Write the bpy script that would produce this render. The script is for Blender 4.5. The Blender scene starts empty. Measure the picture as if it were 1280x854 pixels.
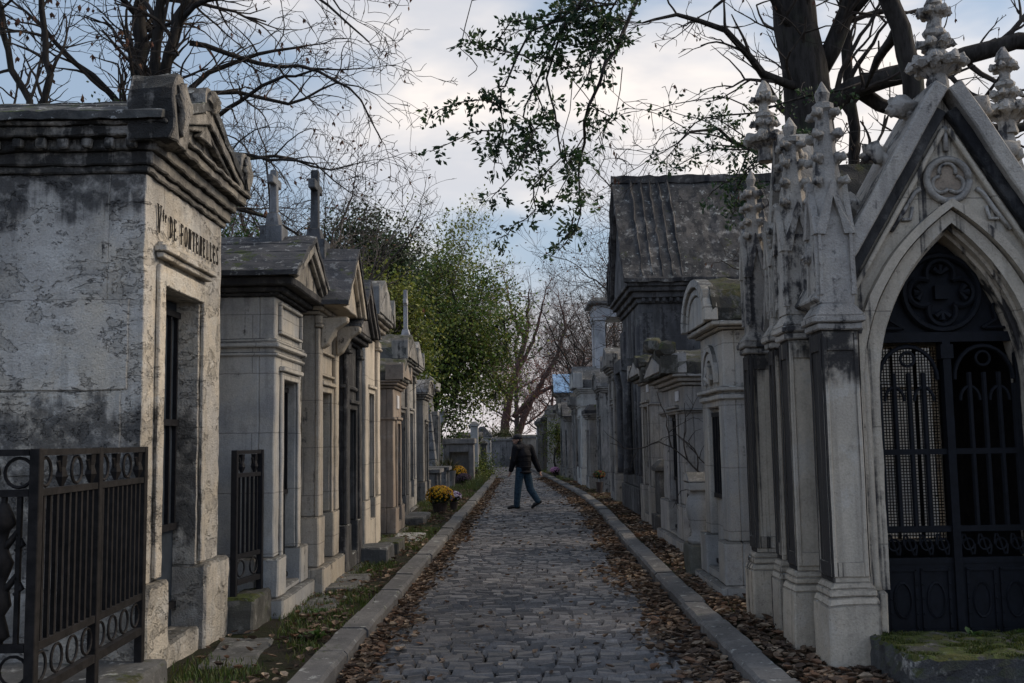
import bpy, bmesh, math, random
from mathutils import Vector, Matrix, noise
R = math.radians
sc = bpy.context.scene
col = sc.collection
VZ = 0.10          # level of the verge behind the kerbs

# ------------------------------------------------------------------ materials
class NT:
    def __init__(s, name):
        s.m = bpy.data.materials.new(name); s.m.use_nodes = True
        s.t = s.m.node_tree; s.t.nodes.clear()
        s.out = s.t.nodes.new('ShaderNodeOutputMaterial')
    def n(s, typ, **kw):
        nd = s.t.nodes.new(typ)
        for k, v in kw.items():
            if k.startswith('_'): setattr(nd, k[1:], v)
        return nd
    def l(s, a, b): s.t.links.new(a, b)
    def setin(s, nd, key, v):
        if hasattr(v, 'is_linked') or isinstance(v, bpy.types.NodeSocket): s.l(v, nd.inputs[key])
        else: nd.inputs[key].default_value = v
    def noise(s, vec, scale, detail=6, rough=.6, dist=0.):
        nd = s.n('ShaderNodeTexNoise'); s.l(vec, nd.inputs['Vector'])
        nd.inputs['Scale'].default_value = scale; nd.inputs['Detail'].default_value = detail
        nd.inputs['Roughness'].default_value = rough; nd.inputs['Distortion'].default_value = dist
        return nd.outputs['Fac']
    def math(s, op, a, b=0., clamp=False):
        nd = s.n('ShaderNodeMath', _operation=op, _use_clamp=clamp)
        s.setin(nd, 0, a); s.setin(nd, 1, b); return nd.outputs[0]
    def rng(s, v, a, b, c=0., d=1., smooth=True):
        nd = s.n('ShaderNodeMapRange', _interpolation_type='SMOOTHSTEP' if smooth else 'LINEAR')
        s.setin(nd, 'Value', v); s.setin(nd, 'From Min', a); s.setin(nd, 'From Max', b)
        s.setin(nd, 'To Min', c); s.setin(nd, 'To Max', d); return nd.outputs['Result']
    def mix(s, f, a, b, blend='MIX'):
        nd = s.n('ShaderNodeMix', _data_type='RGBA', _blend_type=blend)
        s.setin(nd, 0, f)
        s.setin(nd, 6, a if not isinstance(a, tuple) else (*a, 1)[:4])
        s.setin(nd, 7, b if not isinstance(b, tuple) else (*b, 1)[:4])
        return nd.outputs[2]
    def vmul(s, v, k):
        nd = s.n('ShaderNodeVectorMath', _operation='MULTIPLY'); s.l(v, nd.inputs[0]); nd.inputs[1].default_value = k
        return nd.outputs[0]
    def vadd(s, v, k):
        nd = s.n('ShaderNodeVectorMath', _operation='ADD'); s.l(v, nd.inputs[0]); nd.inputs[1].default_value = k
        return nd.outputs[0]
    def sep(s, v):
        nd = s.n('ShaderNodeSeparateXYZ'); s.l(v, nd.inputs[0]); return nd.outputs
    def principled(s, colour, rough=.85, bump=None, bstr=.5, bdist=.02, spec=.3, metal=0., sub=None, trans=None):
        p = s.n('ShaderNodeBsdfPrincipled')
        s.setin(p, 'Base Color', colour if not isinstance(colour, tuple) else (*colour, 1)[:4])
        s.setin(p, 'Roughness', rough); s.setin(p, 'Metallic', metal)
        s.setin(p, 'Specular IOR Level', spec)
        if bump is not None:
            b = s.n('ShaderNodeBump'); b.inputs['Strength'].default_value = bstr; b.inputs['Distance'].default_value = bdist
            s.l(bump, b.inputs['Height']); s.l(b.outputs[0], p.inputs['Normal'])
        s.l(p.outputs[0], s.out.inputs[0]); return p

def stone(name, c1=(.42, .37, .29), c2=(.33, .30, .26), soot=.35, sootc=(.035, .034, .035), top=.8, topc=(.045, .045, .04),
          moss=0., joint=None, seed=0., bump=.5, zsoot=(), pits=.3, pale=.25, coarse=1.2, mossc=(.048, .058, .014), stretch=(6.5, .5), smix=.62, front_cut=0., bias=(0, 0), grime=1., peel=0.):
    g = NT(name); tc = g.n('ShaderNodeTexCoord'); o = tc.outputs['Object']
    v = g.vadd(o, (seed * 3.7, seed * 1.9, seed * .37))
    n1 = g.noise(v, coarse, 6, .62); n2 = g.noise(v, 8, 5, .68); n3 = g.noise(v, 70, 3, .6)
    st = g.noise(g.vmul(v, (stretch[0], stretch[0], stretch[1])), 1, 5, .6); gr = g.noise(g.vmul(v, (2.1, 2.1, .8)), 1, 5, .7)
    geo = g.n('ShaderNodeNewGeometry'); nz = g.sep(geo.outputs['Normal'])[2]
    pz = g.sep(o)[2]
    c = g.mix(g.rng(n1, .40, .60), c1, c2)
    c = g.mix(g.math('MULTIPLY', g.rng(n2, .50, .72), .45), c, tuple(k * .55 for k in c1))
    c = g.mix(g.math('MULTIPLY', g.rng(g.noise(v, 3.1, 5, .75), .53, .64), pale), c, (.55, .53, .48))
    c = g.mix(g.math('MULTIPLY', g.rng(gr, .50 - .10 * soot, .66 - .08 * soot), (.35 + .45 * soot) * grime), c, tuple(.25 * a + .4 * b for a, b in zip(c2, sootc)))
    pl = None
    if peel:      # patches where the old face has flaked away
        pl = g.rng(g.noise(g.vmul(v, (1., 1., 1.7)), 2.3, 7, .68, .4), .535, .55)
        c = g.mix(g.math('MULTIPLY', pl, peel), c, g.mix(g.rng(n2, .4, .6), tuple(k * .62 for k in c1), tuple(k * .40 for k in c2)))
        c = g.mix(g.math('MULTIPLY', g.rng(g.noise(g.vmul(v, (1.2, 1.2, 2.2)), 1.7, 6, .7), .56, .59), peel), c, (.66, .64, .58))
    # pits and specks
    if pits:
        c = g.mix(g.math('MULTIPLY', g.rng(g.noise(v, 26, 2, .7), .62, .69), pits), c, (.06, .057, .053))
    wsh = g.noise(g.vmul(v, (9., 9., .35)), 1, 4, .55)      # grey wash marks running down
    c = g.mix(g.math('MULTIPLY', g.rng(wsh, .52, .68), .38), c, tuple(k * .45 for k in c2))
    c = g.mix(g.math('MULTIPLY', g.rng(g.noise(v, .55, 4, .6), .5, .62), .35), c, tuple(.5 * a for a in c2))
    # black crust in vertical runs
    thr = .64 - .25 * soot
    sm = g.math('ADD', g.math('MULTIPLY', st, smix), g.math('MULTIPLY', n2, 1 - smix))
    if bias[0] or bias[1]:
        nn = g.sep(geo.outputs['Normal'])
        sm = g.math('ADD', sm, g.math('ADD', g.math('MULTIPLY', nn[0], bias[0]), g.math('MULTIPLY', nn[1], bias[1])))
    sm = g.rng(sm, thr, thr + .075)
    for (za, zb, k) in zsoot:      # a crusted band of the wall, its edge broken by noise
        w = g.math('ADD', pz, g.math('MULTIPLY', g.math('SUBTRACT', n1, .5), 1.1))
        w = g.math('ADD', w, g.math('MULTIPLY', g.math('SUBTRACT', st, .5), .8))
        zw = g.math('MULTIPLY', g.rng(w, za - .08, za + .08), g.rng(w, zb - .08, zb + .08, 1., 0.))
        sm = g.math('MAXIMUM', sm, g.math('MULTIPLY', g.math('MULTIPLY', zw, k), g.rng(n2, .25, .55)))
    if front_cut:     # crust mask weakened on faces turned to +X, full on the rest
        sm = g.math('MULTIPLY', sm, g.rng(g.sep(geo.outputs['Normal'])[0], .2, .8, 1., 1. - front_cut))
    c = g.mix(g.math('MULTIPLY', sm, .93), c, sootc)
    # lichen and moss on ledges
    up = g.rng(nz, .25, .75)
    if top:
        c = g.mix(g.math('MULTIPLY', g.math('MULTIPLY', up, g.rng(n2, .25, .5)), top), c, topc)
        c = g.mix(g.math('MULTIPLY', g.math('MULTIPLY', up, g.rng(n2, .58, .66)), .7), c, (.42, .43, .40))
    if moss:
        mb = g.math('ADD', g.math('MULTIPLY', g.noise(v, 2.6, 5, .75), .6), g.math('MULTIPLY', n2, .4))
        mm = g.math('MULTIPLY', g.rng(nz, .0, .55), g.rng(mb, .60 - .22 * moss, .68 - .22 * moss))
        mm = g.math('MULTIPLY', mm, g.rng(n3, .28, .5, .35, 1.))
        c = g.mix(mm, c, g.mix(g.rng(g.noise(v, 26, 4, .7), .38, .62), mossc, tuple(k * .35 for k in mossc)))
        c = g.mix(g.math('MULTIPLY', mm, g.rng(g.noise(v, 5., 3), .5, .62)), c, (mossc[0] * 1.1, mossc[1] * .8, mossc[2] * 1.2))
    c = g.mix(1., c, g.mix(g.rng(n3, .25, .75, 0, 1), (.87, .87, .87), (1.07, 1.07, 1.07)), 'MULTIPLY')
    h = g.math('ADD', g.math('MULTIPLY', n2, .55), g.math('MULTIPLY', n3, .32))
    if pl is not None: h = g.math('SUBTRACT', h, g.math('MULTIPLY', pl, .5))
    if joint:
        s3 = g.sep(o); cx = g.n('ShaderNodeCombineXYZ')
        g.l(g.math('ADD', s3[0], s3[1]), cx.inputs[0])
        g.l(g.math('ADD', s3[2], g.math('MULTIPLY', g.math('SUBTRACT', n2, .5), .02)), cx.inputs[1])
        b = g.n('ShaderNodeTexBrick'); g.l(cx.outputs[0], b.inputs['Vector'])
        b.inputs['Scale'].default_value = 1.; b.inputs['Mortar Size'].default_value = .006
        b.inputs['Mortar Smooth'].default_value = .3; b.inputs['Brick Width'].default_value = joint[1]; b.inputs['Row Height'].default_value = joint[0]
        jf = g.math('MULTIPLY', b.outputs['Fac'], g.rng(nz, .3, .5, 1., 0.))
        c = g.mix(g.math('MULTIPLY', jf, .42), c, (.07, .065, .06))
        h = g.math('SUBTRACT', h, g.math('MULTIPLY', jf, .9))
    g.principled(c, g.rng(n2, .2, .8, .95, .75), h, bump, .03, .25)
    return g.m

def slate(name, c1=(.026, .028, .032), c2=(.06, .06, .062), moss=.25, seed=0., spots=.6):
    g = NT(name); tc = g.n('ShaderNodeTexCoord'); o = g.vadd(tc.outputs['Object'], (seed * 2.3, seed, seed * .7))
    n1 = g.noise(o, 2.2, 5, .7); n2 = g.noise(o, 9, 5, .75); n3 = g.noise(o, 60, 3)
    c = g.mix(g.rng(n1, .40, .60), c1, c2)
    c = g.mix(g.math('MULTIPLY', g.rng(n2, .575, .62), spots), c, (.36, .37, .36))
    nz = g.sep(g.n('ShaderNodeNewGeometry').outputs['Normal'])[2]
    mm = g.math('MULTIPLY', g.rng(nz, .1, .5), g.rng(g.noise(o, 4.3, 5, .75), .62 - .2 * moss, .67 - .2 * moss))
    c = g.mix(mm, c, g.mix(g.rng(n3, .35, .65), (.05, .07, .015), (.02, .028, .008)))
    g.principled(c, .8, g.math('ADD', g.math('MULTIPLY', n2, .7), g.math('MULTIPLY', n3, .3)), .6, .03, .3)
    return g.m

def plain(name, c, rough=.7, metal=0., spec=.4, vary=.35, scale=9, bump=.25):
    g = NT(name); o = g.n('ShaderNodeTexCoord').outputs['Object']
    n = g.noise(o, scale, 6, .65); n3 = g.noise(o, scale * 9, 3)
    cc = g.mix(g.rng(n, .3, .7), tuple(k * (1 - vary) for k in c), tuple(min(1, k * (1 + vary)) for k in c))
    g.principled(cc, rough, g.math('ADD', n, g.math('MULTIPLY', n3, .4)), bump, .01, spec, metal)
    return g.m

def vcol(name, rough=.7, spec=.3, transl=0., bump=0.):
    g = NT(name); a = g.n('ShaderNodeAttribute', _attribute_name='Col'); c = a.outputs['Color']
    o = g.n('ShaderNodeTexCoord').outputs['Object']
    c2 = g.mix(1., c, g.mix(g.rng(g.noise(o, 45, 4, .65), .3, .7), (.75, .75, .75), (1.2, 1.2, 1.2)), 'MULTIPLY')
    p = g.principled(c2, rough, g.noise(o, 60, 5, .7) if bump else None, bump, .012, spec)
    if transl:
        t = g.n('ShaderNodeBsdfTranslucent'); g.l(c2, t.inputs[0])
        mx = g.n('ShaderNodeMixShader'); mx.inputs[0].default_value = transl
        g.l(p.outputs[0], mx.inputs[1]); g.l(t.outputs[0], mx.inputs[2]); g.l(mx.outputs[0], g.out.inputs[0])
    return g.m

def bark(name, c1=(.035, .03, .026), c2=(.075, .065, .055), sc_=1.):
    g = NT(name); o = g.n('ShaderNodeTexCoord').outputs['Object']
    w = g.noise(g.vmul(o, (14 * sc_, 14 * sc_, 2.2 * sc_)), 1, 7, .65); n = g.noise(o, 3, 6)
    c = g.mix(g.rng(w, .35, .65), c1, c2)
    c = g.mix(g.math('MULTIPLY', g.rng(n, .55, .7), .4), c, (.05, .06, .035))
    g.principled(c, .9, w, .8, .03, .2)
    return g.m

# ------------------------------------------------------------------ objects
def tag(o, label=None, cat=None, group=None, kind=None):
    if label: o['label'] = label
    if cat: o['category'] = cat
    if group: o['group'] = group
    if kind: o['kind'] = kind
    return o

def thing(name, label, cat, loc, group=None, rz=0.):
    o = bpy.data.objects.new(name, None); col.objects.link(o)
    o.location = loc; o.rotation_euler = (0, 0, rz); o.empty_display_size = .2
    return tag(o, label, cat, group)

class MB:
    """collects faces; build() links them as one mesh object"""
    def __init__(s): s.v = []; s.f = []; s.c = []
    def face(s, pts, c=None):
        i = len(s.v); s.v.extend([tuple(p) for p in pts]); s.f.append(tuple(range(i, i + len(pts)))); s.c.append(c)
    def solid(s, verts, faces, c=None):
        i = len(s.v); s.v.extend([tuple(p) for p in verts])
        for f in faces: s.f.append(tuple(i + k for k in f)); s.c.append(c)
    def box(s, x0, x1, y0, y1, z0, z1, c=None):
        if x0 > x1: x0, x1 = x1, x0
        if y0 > y1: y0, y1 = y1, y0
        s.solid([(x0, y0, z0), (x1, y0, z0), (x1, y1, z0), (x0, y1, z0), (x0, y0, z1), (x1, y0, z1), (x1, y1, z1), (x0, y1, z1)],
                [(3, 2, 1, 0), (4, 5, 6, 7), (0, 1, 5, 4), (1, 2, 6, 5), (2, 3, 7, 6), (3, 0, 4, 7)], c)
    def frustum(s, x0, x1, y0, y1, z0, z1, ins, c=None):
        s.solid([(x0, y0, z0), (x1, y0, z0), (x1, y1, z0), (x0, y1, z0),
                 (x0 + ins, y0 + ins, z1), (x1 - ins, y0 + ins, z1), (x1 - ins, y1 - ins, z1), (x0 + ins, y1 - ins, z1)],
                [(3, 2, 1, 0), (4, 5, 6, 7), (0, 1, 5, 4), (1, 2, 6, 5), (2, 3, 7, 6), (3, 0, 4, 7)], c)
    def prism(s, prof, axis, a, b, c=None):
        """prof: 2-D outline; axis 'x': (y,z) outline extruded along x from a to b; 'y': (x,z); 'z': (x,y)"""
        n = len(prof)
        def P(p, t): return {'x': (t, p[0], p[1]), 'y': (p[0], t, p[1]), 'z': (p[0], p[1], t)}[axis]
        vs = [P(p, a) for p in prof] + [P(p, b) for p in prof]
        fs = [tuple(range(n)), tuple(range(2 * n - 1, n - 1, -1))] + [(i, (i + 1) % n, n + (i + 1) % n, n + i) for i in range(n)]
        s.solid(vs, fs, c)
    def tube(s, pts, rad, sides=6, c=None, cap=True):
        pts = [Vector(p) for p in pts]; n = len(pts)
        if not hasattr(rad, '__len__'): rad = [rad] * n
        base = len(s.v); up = None
        for i, p in enumerate(pts):
            d = (pts[min(i + 1, n - 1)] - pts[max(i - 1, 0)])
            d = d.normalized() if d.length > 1e-9 else Vector((0, 0, 1))
            if up is None:
                up = Vector((1, 0, 0)) if abs(d.x) < .8 else Vector((0, 1, 0))
            e = (up - d * up.dot(d)); e = e.normalized() if e.length > 1e-6 else d.orthogonal().normalized(); up = e; w = d.cross(e)
            for k in range(sides):
                a = 2 * math.pi * k / sides
                s.v.append(tuple(p + (e * math.cos(a) + w * math.sin(a)) * rad[i]))
        for i in range(n - 1):
            for k in range(sides):
                k2 = (k + 1) % sides
                s.f.append((base + i * sides + k, base + i * sides + k2, base + (i + 1) * sides + k2, base + (i + 1) * sides + k)); s.c.append(c)
        if cap:
            s.f.append(tuple(base + k for k in range(sides - 1, -1, -1))); s.c.append(c)
            s.f.append(tuple(base + (n - 1) * sides + k for k in range(sides))); s.c.append(c)
    def lathe(s, prof, cx, cy, sides=16, c=None, sq=False):
        """prof: (r,z) list from bottom to top"""
        base = len(s.v); n = len(prof)
        for r, z in prof:
            for k in range(sides):
                a = 2 * math.pi * (k + .5) / sides
                q = 1.
                if sq: q = 1. / max(abs(math.cos(a)), abs(math.sin(a)))
                s.v.append((cx + r * q * math.cos(a), cy + r * q * math.sin(a), z))
        for i in range(n - 1):
            for k in range(sides):
                k2 = (k + 1) % sides
                s.f.append((base + i * sides + k, base + i * sides + k2, base + (i + 1) * sides + k2, base + (i + 1) * sides + k)); s.c.append(c)
        s.f.append(tuple(base + k for k in range(sides - 1, -1, -1))); s.c.append(c)
        s.f.append(tuple(base + (n - 1) * sides + k for k in range(sides))); s.c.append(c)
    def ball(s, p, r, sub=1, sc=(1, 1, 1), jit=0., c=None):
        bm = bmesh.new(); bmesh.ops.create_icosphere(bm, subdivisions=sub, radius=1.)
        i0 = len(s.v)
        for v in bm.verts:
            q = v.co * r
            if jit: q = q * (1 + jit * noise.noise(v.co * 2.3 + Vector(p) * 7))
            s.v.append((p[0] + q.x * sc[0], p[1] + q.y * sc[1], p[2] + q.z * sc[2]))
        for f in bm.faces: s.f.append(tuple(i0 + v.index for v in f.verts)); s.c.append(c)
        bm.free()
    def build(s, name, mat, parent=None, loc=None, smooth=False, bev=0., rough=0., rsc=4., cut=.12, fix=False):
        me = bpy.data.meshes.new(name); me.from_pydata(s.v, [], s.f)
        if any(c is not None for c in s.c):
            at = me.color_attributes.new('Col', 'FLOAT_COLOR', 'CORNER')
            buf = []
            for f, c in zip(s.f, s.c):
                c = c or (.2, .2, .2); buf.extend((c[0], c[1], c[2], 1.) * len(f))
            at.data.foreach_set('color', buf)
        if bev or rough or fix:
            bm = bmesh.new(); bm.from_mesh(me)
            bmesh.ops.recalc_face_normals(bm, faces=bm.faces)
            if bev:
                es = [e for e in bm.edges if len(e.link_faces) == 2 and e.calc_face_angle(0) > .5 and e.calc_length() > bev * 3]
                bmesh.ops.bevel(bm, geom=es, offset=bev, segments=1, affect='EDGES', profile=.6, clamp_overlap=True)
            if rough:
                for _ in range(6):
                    es = [e for e in bm.edges if e.calc_length() > cut * 1.6]
                    if not es: break
                    bmesh.ops.subdivide_edges(bm, edges=es, cuts=1, use_grid_fill=True)
                    if len(bm.verts) > 60000: break
                off = Vector((parent.location if parent else (0, 0, 0)))
                for v in bm.verts:
                    q = (v.co + off) * rsc
                    v.co += (noise.noise_vector(q) + .6 * noise.noise_vector(q * 3.1)) * rough
            bm.to_mesh(me); bm.free()
        if smooth: me.polygons.foreach_set('use_smooth', [True] * len(me.polygons))
        me.update()
        o = bpy.data.objects.new(name, me); col.objects.link(o)
        me.materials.append(mat)
        if parent: o.parent = parent
        if loc: o.location = loc
        return o

def copy_tree(o, parent=None):
    c = o.copy(); col.objects.link(c)
    if parent: c.parent = parent
    for ch in o.children: copy_tree(ch, c)
    return c

# ------------------------------------------------------------------ shared materials
M_IRON = plain('black_iron', (.010, .010, .012), .7, 0., .25, .4, 20)
M_IRONB = plain('blue_black_iron', (.0045, .0055, .0085), .7, 0., .25, .4, 20)
M_RUST = plain('rusted_iron', (.013, .0115, .011), .8, 0., .22, .5, 14)
M_DARKDOOR = plain('dark_door_metal', (.012, .014, .018), .6, .2, .4, .4, 6)
M_BLUEDOOR = plain('slate_blue_door_metal', (.035, .046, .06), .55, .2, .4, .3, 6)
M_INK = plain('blackened_lettering', (.03, .026, .022), .9, 0, .2, .4, 30)
M_WHITE = plain('white_marble', (.62, .62, .62), .6, 0, .4, .12, 8)
M_GLASSB = plain('blue_roof_glazing', (.16, .27, .42), .15, 0, .8, .35, 5, .05)
M_LEAF = vcol('leaf', .55, .35, .3)
M_DRY = vcol('dry_leaf', .8, .2, .15)
M_PETAL = vcol('petal', .7, .2, .2)
M_BARK = bark('grey_bark'); M_BARKD = bark('dark_bark', (.018, .016, .014), (.045, .04, .036)); M_BARKR = bark('reddish_bark', (.06, .034, .028), (.11, .065, .055))
M_TWIG = plain('twig', (.05, .042, .036), .9, 0, .2, .3, 12); M_TWIGR = plain('reddish_twig', (.17, .10, .085), .9, 0, .2, .3, 12)
M_TWIGP = plain('pale_twig', (.13, .11, .10), .9, 0, .2, .3, 12)

# ------------------------------------------------------------------ the lane
LK = [(-2., -1.22), (8., -1.26), (12.75, -1.14), (24.4, -.99), (33.5, -.87), (41.3, -.78), (47., -.80), (54., -1.3), (57., -2.4)]   # left kerb, (Y, X) of its road edge
RK = [(-2., 1.52), (7.8, 1.52), (10.6, 1.54), (16.5, 1.67), (22., 1.84), (26.6, 1.87), (32., 1.74), (42., 1.38), (52., .95), (59., .70)]
def lerp(tab, y):
    if y <= tab[0][0]: return tab[0][1]
    for (a, xa), (b, xb) in zip(tab, tab[1:]):
        if y <= b:
            t = (y - a) / (b - a); return xa + (xb - xa) * t
    return tab[-1][1]
def sm(tab, y): return sum(lerp(tab, y + d) for d in (-2., -1., 0., 1., 2.)) / 5
def kl(y): return sm(LK, y)
def kr(y): return sm(RK, y)
def crown(x, y):
    a, b = kl(y), kr(y); t = (2 * x - a - b) / (b - a); return .045 * (1 - t * t)

def g_ground(name, c1, c2, c3, sc1=1.6, bump=.9):
    g = NT(name); o = g.n('ShaderNodeTexCoord').outputs['Object']
    n1 = g.noise(o, sc1, 9, .7); n2 = g.noise(o, 22, 6, .7); n3 = g.noise(o, 120, 3)
    c = g.mix(g.rng(n1, .4, .6), c1, c2); c = g.mix(g.rng(n2, .52, .68), c, c3)
    c = g.mix(1., c, g.mix(g.rng(n3, .3, .7), (.6, .6, .6), (1.25, 1.25, 1.25)), 'MULTIPLY')
    g.principled(c, .95, g.math('ADD', n2, g.math('MULTIPLY', n3, .5)), bump, .04, .15); return g.m
M_EARTH = g_ground('earth', (.038, .031, .024), (.055, .045, .034), (.025, .03, .012))
M_VERGE = g_ground('verge_soil', (.040, .034, .026), (.03, .036, .014), (.06, .05, .038))

m = MB(); m.face([(-400, -60, -.06), (400, -60, -.06), (400, 700, -.06), (-400, 700, -.06)])
tag(m.build('ground', M_EARTH), kind='structure')

def strip(name, xa, xb, y0, y1, z, mat, step=.35, nx=10, amp=.025):
    m = MB(); ny = int((y1 - y0) / step) + 1; idx = []
    for i in range(ny + 1):
        y = y0 + (y1 - y0) * i / ny; a, b = xa(y), xb(y)
        for k in range(nx + 1):
            t = k / nx; x = a + (b - a) * t
            m.v.append((x, y, z + amp * noise.noise(Vector((x * 1.7, y * 1.7, 3.)))))
    for i in range(ny):
        for k in range(nx):
            p = i * (nx + 1) + k; m.f.append((p, p + 1, p + nx + 2, p + nx + 1)); m.c.append(None)
    return tag(m.build(name, mat, smooth=True), kind='structure')
strip('verge', lambda y: -5.5, lambda y: kl(y) - .17, -2, 50, VZ - .015, M_VERGE, nx=16)
strip('verge', lambda y: kr(y) + .17, lambda y: 5.8, -2, 57, VZ - .015, M_VERGE, nx=16)
strip('earth_bank', lambda y: -40, lambda y: -5.5, -4, 90, VZ - .03, M_EARTH, step=3, nx=8, amp=.05)
strip('earth_bank', lambda y: 5.8, lambda y: 40, -4, 90, VZ - .03, M_EARTH, step=3, nx=8, amp=.05)

# setts: every stone of the lane is a chamfered block laid in crooked courses
def road():
    rng = random.Random(5); m = MB()
    y = 2.2
    while y < 61.5:
        dep = rng.uniform(.085, .108) * (1 if y < 34 else 1.25)
        a, b = (kl(y), kr(y)) if y < 50 else (max(kl(y), -3.), kr(y))
        if y > 55: a, b = -9., kr(min(y, 58))
        x = a - rng.uniform(0, .1); ph = rng.uniform(0, 6)
        while x < b:
            w = rng.uniform(.12, .23) * (1 if y < 34 else 1.2)
            x2 = min(x + w, b + .02)
            wob = .045 * noise.noise(Vector((x * .9, y * .5, 1.))) + .02 * math.sin(x * 2. + ph)
            y0, y1 = y + wob + rng.uniform(-.005, .005), y + wob + dep - rng.uniform(.012, .026)
            xa, xb = x + rng.uniform(.003, .009), x2 - rng.uniform(.003, .009)
            if xb - xa > .03:
                z = crown((xa + xb) / 2, y) if y < 55 else .02
                z += rng.uniform(-.006, .006); tx, ty = rng.uniform(-.008, .008), rng.uniform(-.008, .008)
                ins = rng.uniform(.012, .022); iy = rng.uniform(.024, .038)
                lo = [(xa, y0, z - .05), (xb, y0 + rng.uniform(-.006, .006), z - .05), (xb, y1, z - .05), (xa, y1 + rng.uniform(-.006, .006), z - .05)]
                mi = [(p[0], p[1], z - .034) for p in lo]
                hi = [(xa + ins, y0 + iy, z - tx - ty), (xb - ins, y0 + iy, z + tx - ty), (xb - ins, y1 - iy * .6, z + tx + ty), (xa + ins, y1 - iy * .6, z - tx + ty)]
                k = rng.uniform(.5, 1.35) * (1 + .5 * noise.noise(Vector((x * .6, y * .35, 9)))); t = rng.random()
                k *= .8; c = (.125 * k, .116 * k, .108 * k) if t < .55 else ((.12 * k, .106 * k, .096 * k) if t < .85 else (.17 * k, .155 * k, .14 * k))
                m.solid(lo + mi + hi, [(8, 9, 10, 11), (0, 1, 5, 4), (1, 2, 6, 5), (2, 3, 7, 6), (3, 0, 4, 7), (4, 5, 9, 8), (5, 6, 10, 9), (6, 7, 11, 10), (7, 4, 8, 11)], c)
            x = x2
        y += dep
    return m
M_SETT = vcol('granite_sett', .42, .5, 0, .5)
tag(road().build('road', M_SETT), kind='structure')
strip('road_bed', lambda y: max(kl(y), -6) - .1, lambda y: kr(y) + .1, -2, 56, -.02, g_ground('joint_dirt', (.022, .019, .016), (.03, .026, .02), (.016, .018, .010)), nx=6, amp=.0)
strip('road_bed', lambda y: -14, lambda y: 3, 54, 62.5, -.024, M_EARTH, nx=6, amp=0)

M_KERB = stone('kerb_granite', (.20, .19, .175), (.14, .135, .13), .15, top=.35, topc=(.07, .07, .068), moss=.15, bump=.6, pits=.5, pale=.15)
def kerb(fn, sgn, y0, y1, seed):
    rng = random.Random(seed); m = MB(); y = y0
    while y < y1:
        L = rng.uniform(.75, 1.35); ya, yb = y + .006, min(y + L, y1) - .006
        dx, dz = rng.uniform(-.012, .012), rng.uniform(-.012, .01)
        def sec(yy):
            x = fn(yy) + dx; e = .02 + .008 * rng.random()
            q = [(x, -.05), (x, .13 + dz - e), (x + sgn * e, .13 + dz), (x + sgn * .21, .135 + dz), (x + sgn * .215, -.05)]
            return [(a, yy, b) for a, b in q]
        A = sec(ya); n = 5; B = sec(yb)
        m.solid(A + B, [(4, 3, 2, 1, 0), (5, 6, 7, 8, 9)] + [(i, (i + 1) % n, n + (i + 1) % n, n + i) for i in range(n)])
        y += L
    return tag(m.build('kerb', M_KERB, fix=True, rough=.006, rsc=5, cut=.16), kind='structure')
kerb(kl, -1, 1.5, 53, 1); kerb(kr, 1, 1.5, 59, 2)

# ------------------------------------------------------------------ litter and grass
def leaf_litter():
    rng = random.Random(11); m = MB()
    pal = [(.17, .12, .082), (.13, .088, .06), (.24, .17, .115), (.09, .064, .047), (.31, .24, .17), (.17, .10, .062), (.07, .05, .038)]
    def put(x, y, z, s):
        a = rng.uniform(0, 6.283); ca, sa = math.cos(a), math.sin(a)
        tilt = rng.uniform(-.6, .6); roll = rng.uniform(-.6, .6); cu = rng.uniform(.2, .95) * s
        c = rng.choice(pal); k = rng.uniform(.7, 1.25); c = (c[0] * k, c[1] * k, c[2] * k)
        s *= 1.05; L, W = s, s * rng.uniform(.45, .75)
        pr = [(-L, 0, cu * .6), (-.35 * L, W * .85, cu * .8), (.35 * L, W, cu * .7), (L, 0, cu * .5), (.35 * L, -W, cu * .8), (-.35 * L, -W * .85, cu * .7), (-.35 * L, 0, 0), (.35 * L, 0, 0)]
        P = []
        for (u, v, w) in pr:
            w2 = w + u * tilt * .5 + v * roll * .5
            P.append((x + u * ca - v * sa, y + u * sa + v * ca, z + max(w2, -s * .12) + s * .14))
        m.solid(P, [(0, 6, 1), (1, 6, 7, 2), (2, 7, 3), (0, 5, 6), (5, 4, 7, 6), (4, 3, 7)], c)
    def yy(): return 2.8 + 40 * rng.random() ** 1.7
    for _ in range(7500):      # right gutter
        y = yy(); d = abs(rng.gauss(0, .24)); x = kr(y) - .02 - d * (.55 + .8 * abs(noise.noise(Vector((y * .45, 4, 0))) + .3))
        put(x, y, crown(x, y) + max(0, .05 - d * .1) * rng.random(), rng.uniform(.022, .05))
    for _ in range(5200):      # left gutter
        y = yy(); d = abs(rng.gauss(0, .17)); x = kl(y) + .02 + d * (.5 + .8 * abs(noise.noise(Vector((y * .5, 8, 0))) + .25))
        put(x, y, crown(x, y) + max(0, .04 - d * .1) * rng.random(), rng.uniform(.022, .045))
    for _ in range(11000):      # right verge
        y = 3.4 + 34 * rng.random() ** 1.6; x = kr(y) + .24 + rng.random() ** 1.15 * .85
        if noise.noise(Vector((x * 1.5, y * .8, 2))) < -.25 and rng.random() < .7: continue
        put(x, y, VZ + rng.random() * .03, rng.uniform(.022, .05))
    for _ in range(3600):      # left verge
        y = 4.2 + 34 * rng.random() ** 1.5; x = kl(y) - .24 - rng.random() * .85
        if noise.noise(Vector((x * 1.6, y * .9, 5))) < .02 and rng.random() < .85: continue
        put(x, y, VZ + rng.random() * .02, rng.uniform(.022, .045))
    for _ in range(700):       # strays on the setts
        y = yy(); x = kl(y) + rng.random() * (kr(y) - kl(y)); put(x, y, crown(x, y), rng.uniform(.018, .035))
    return m
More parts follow.
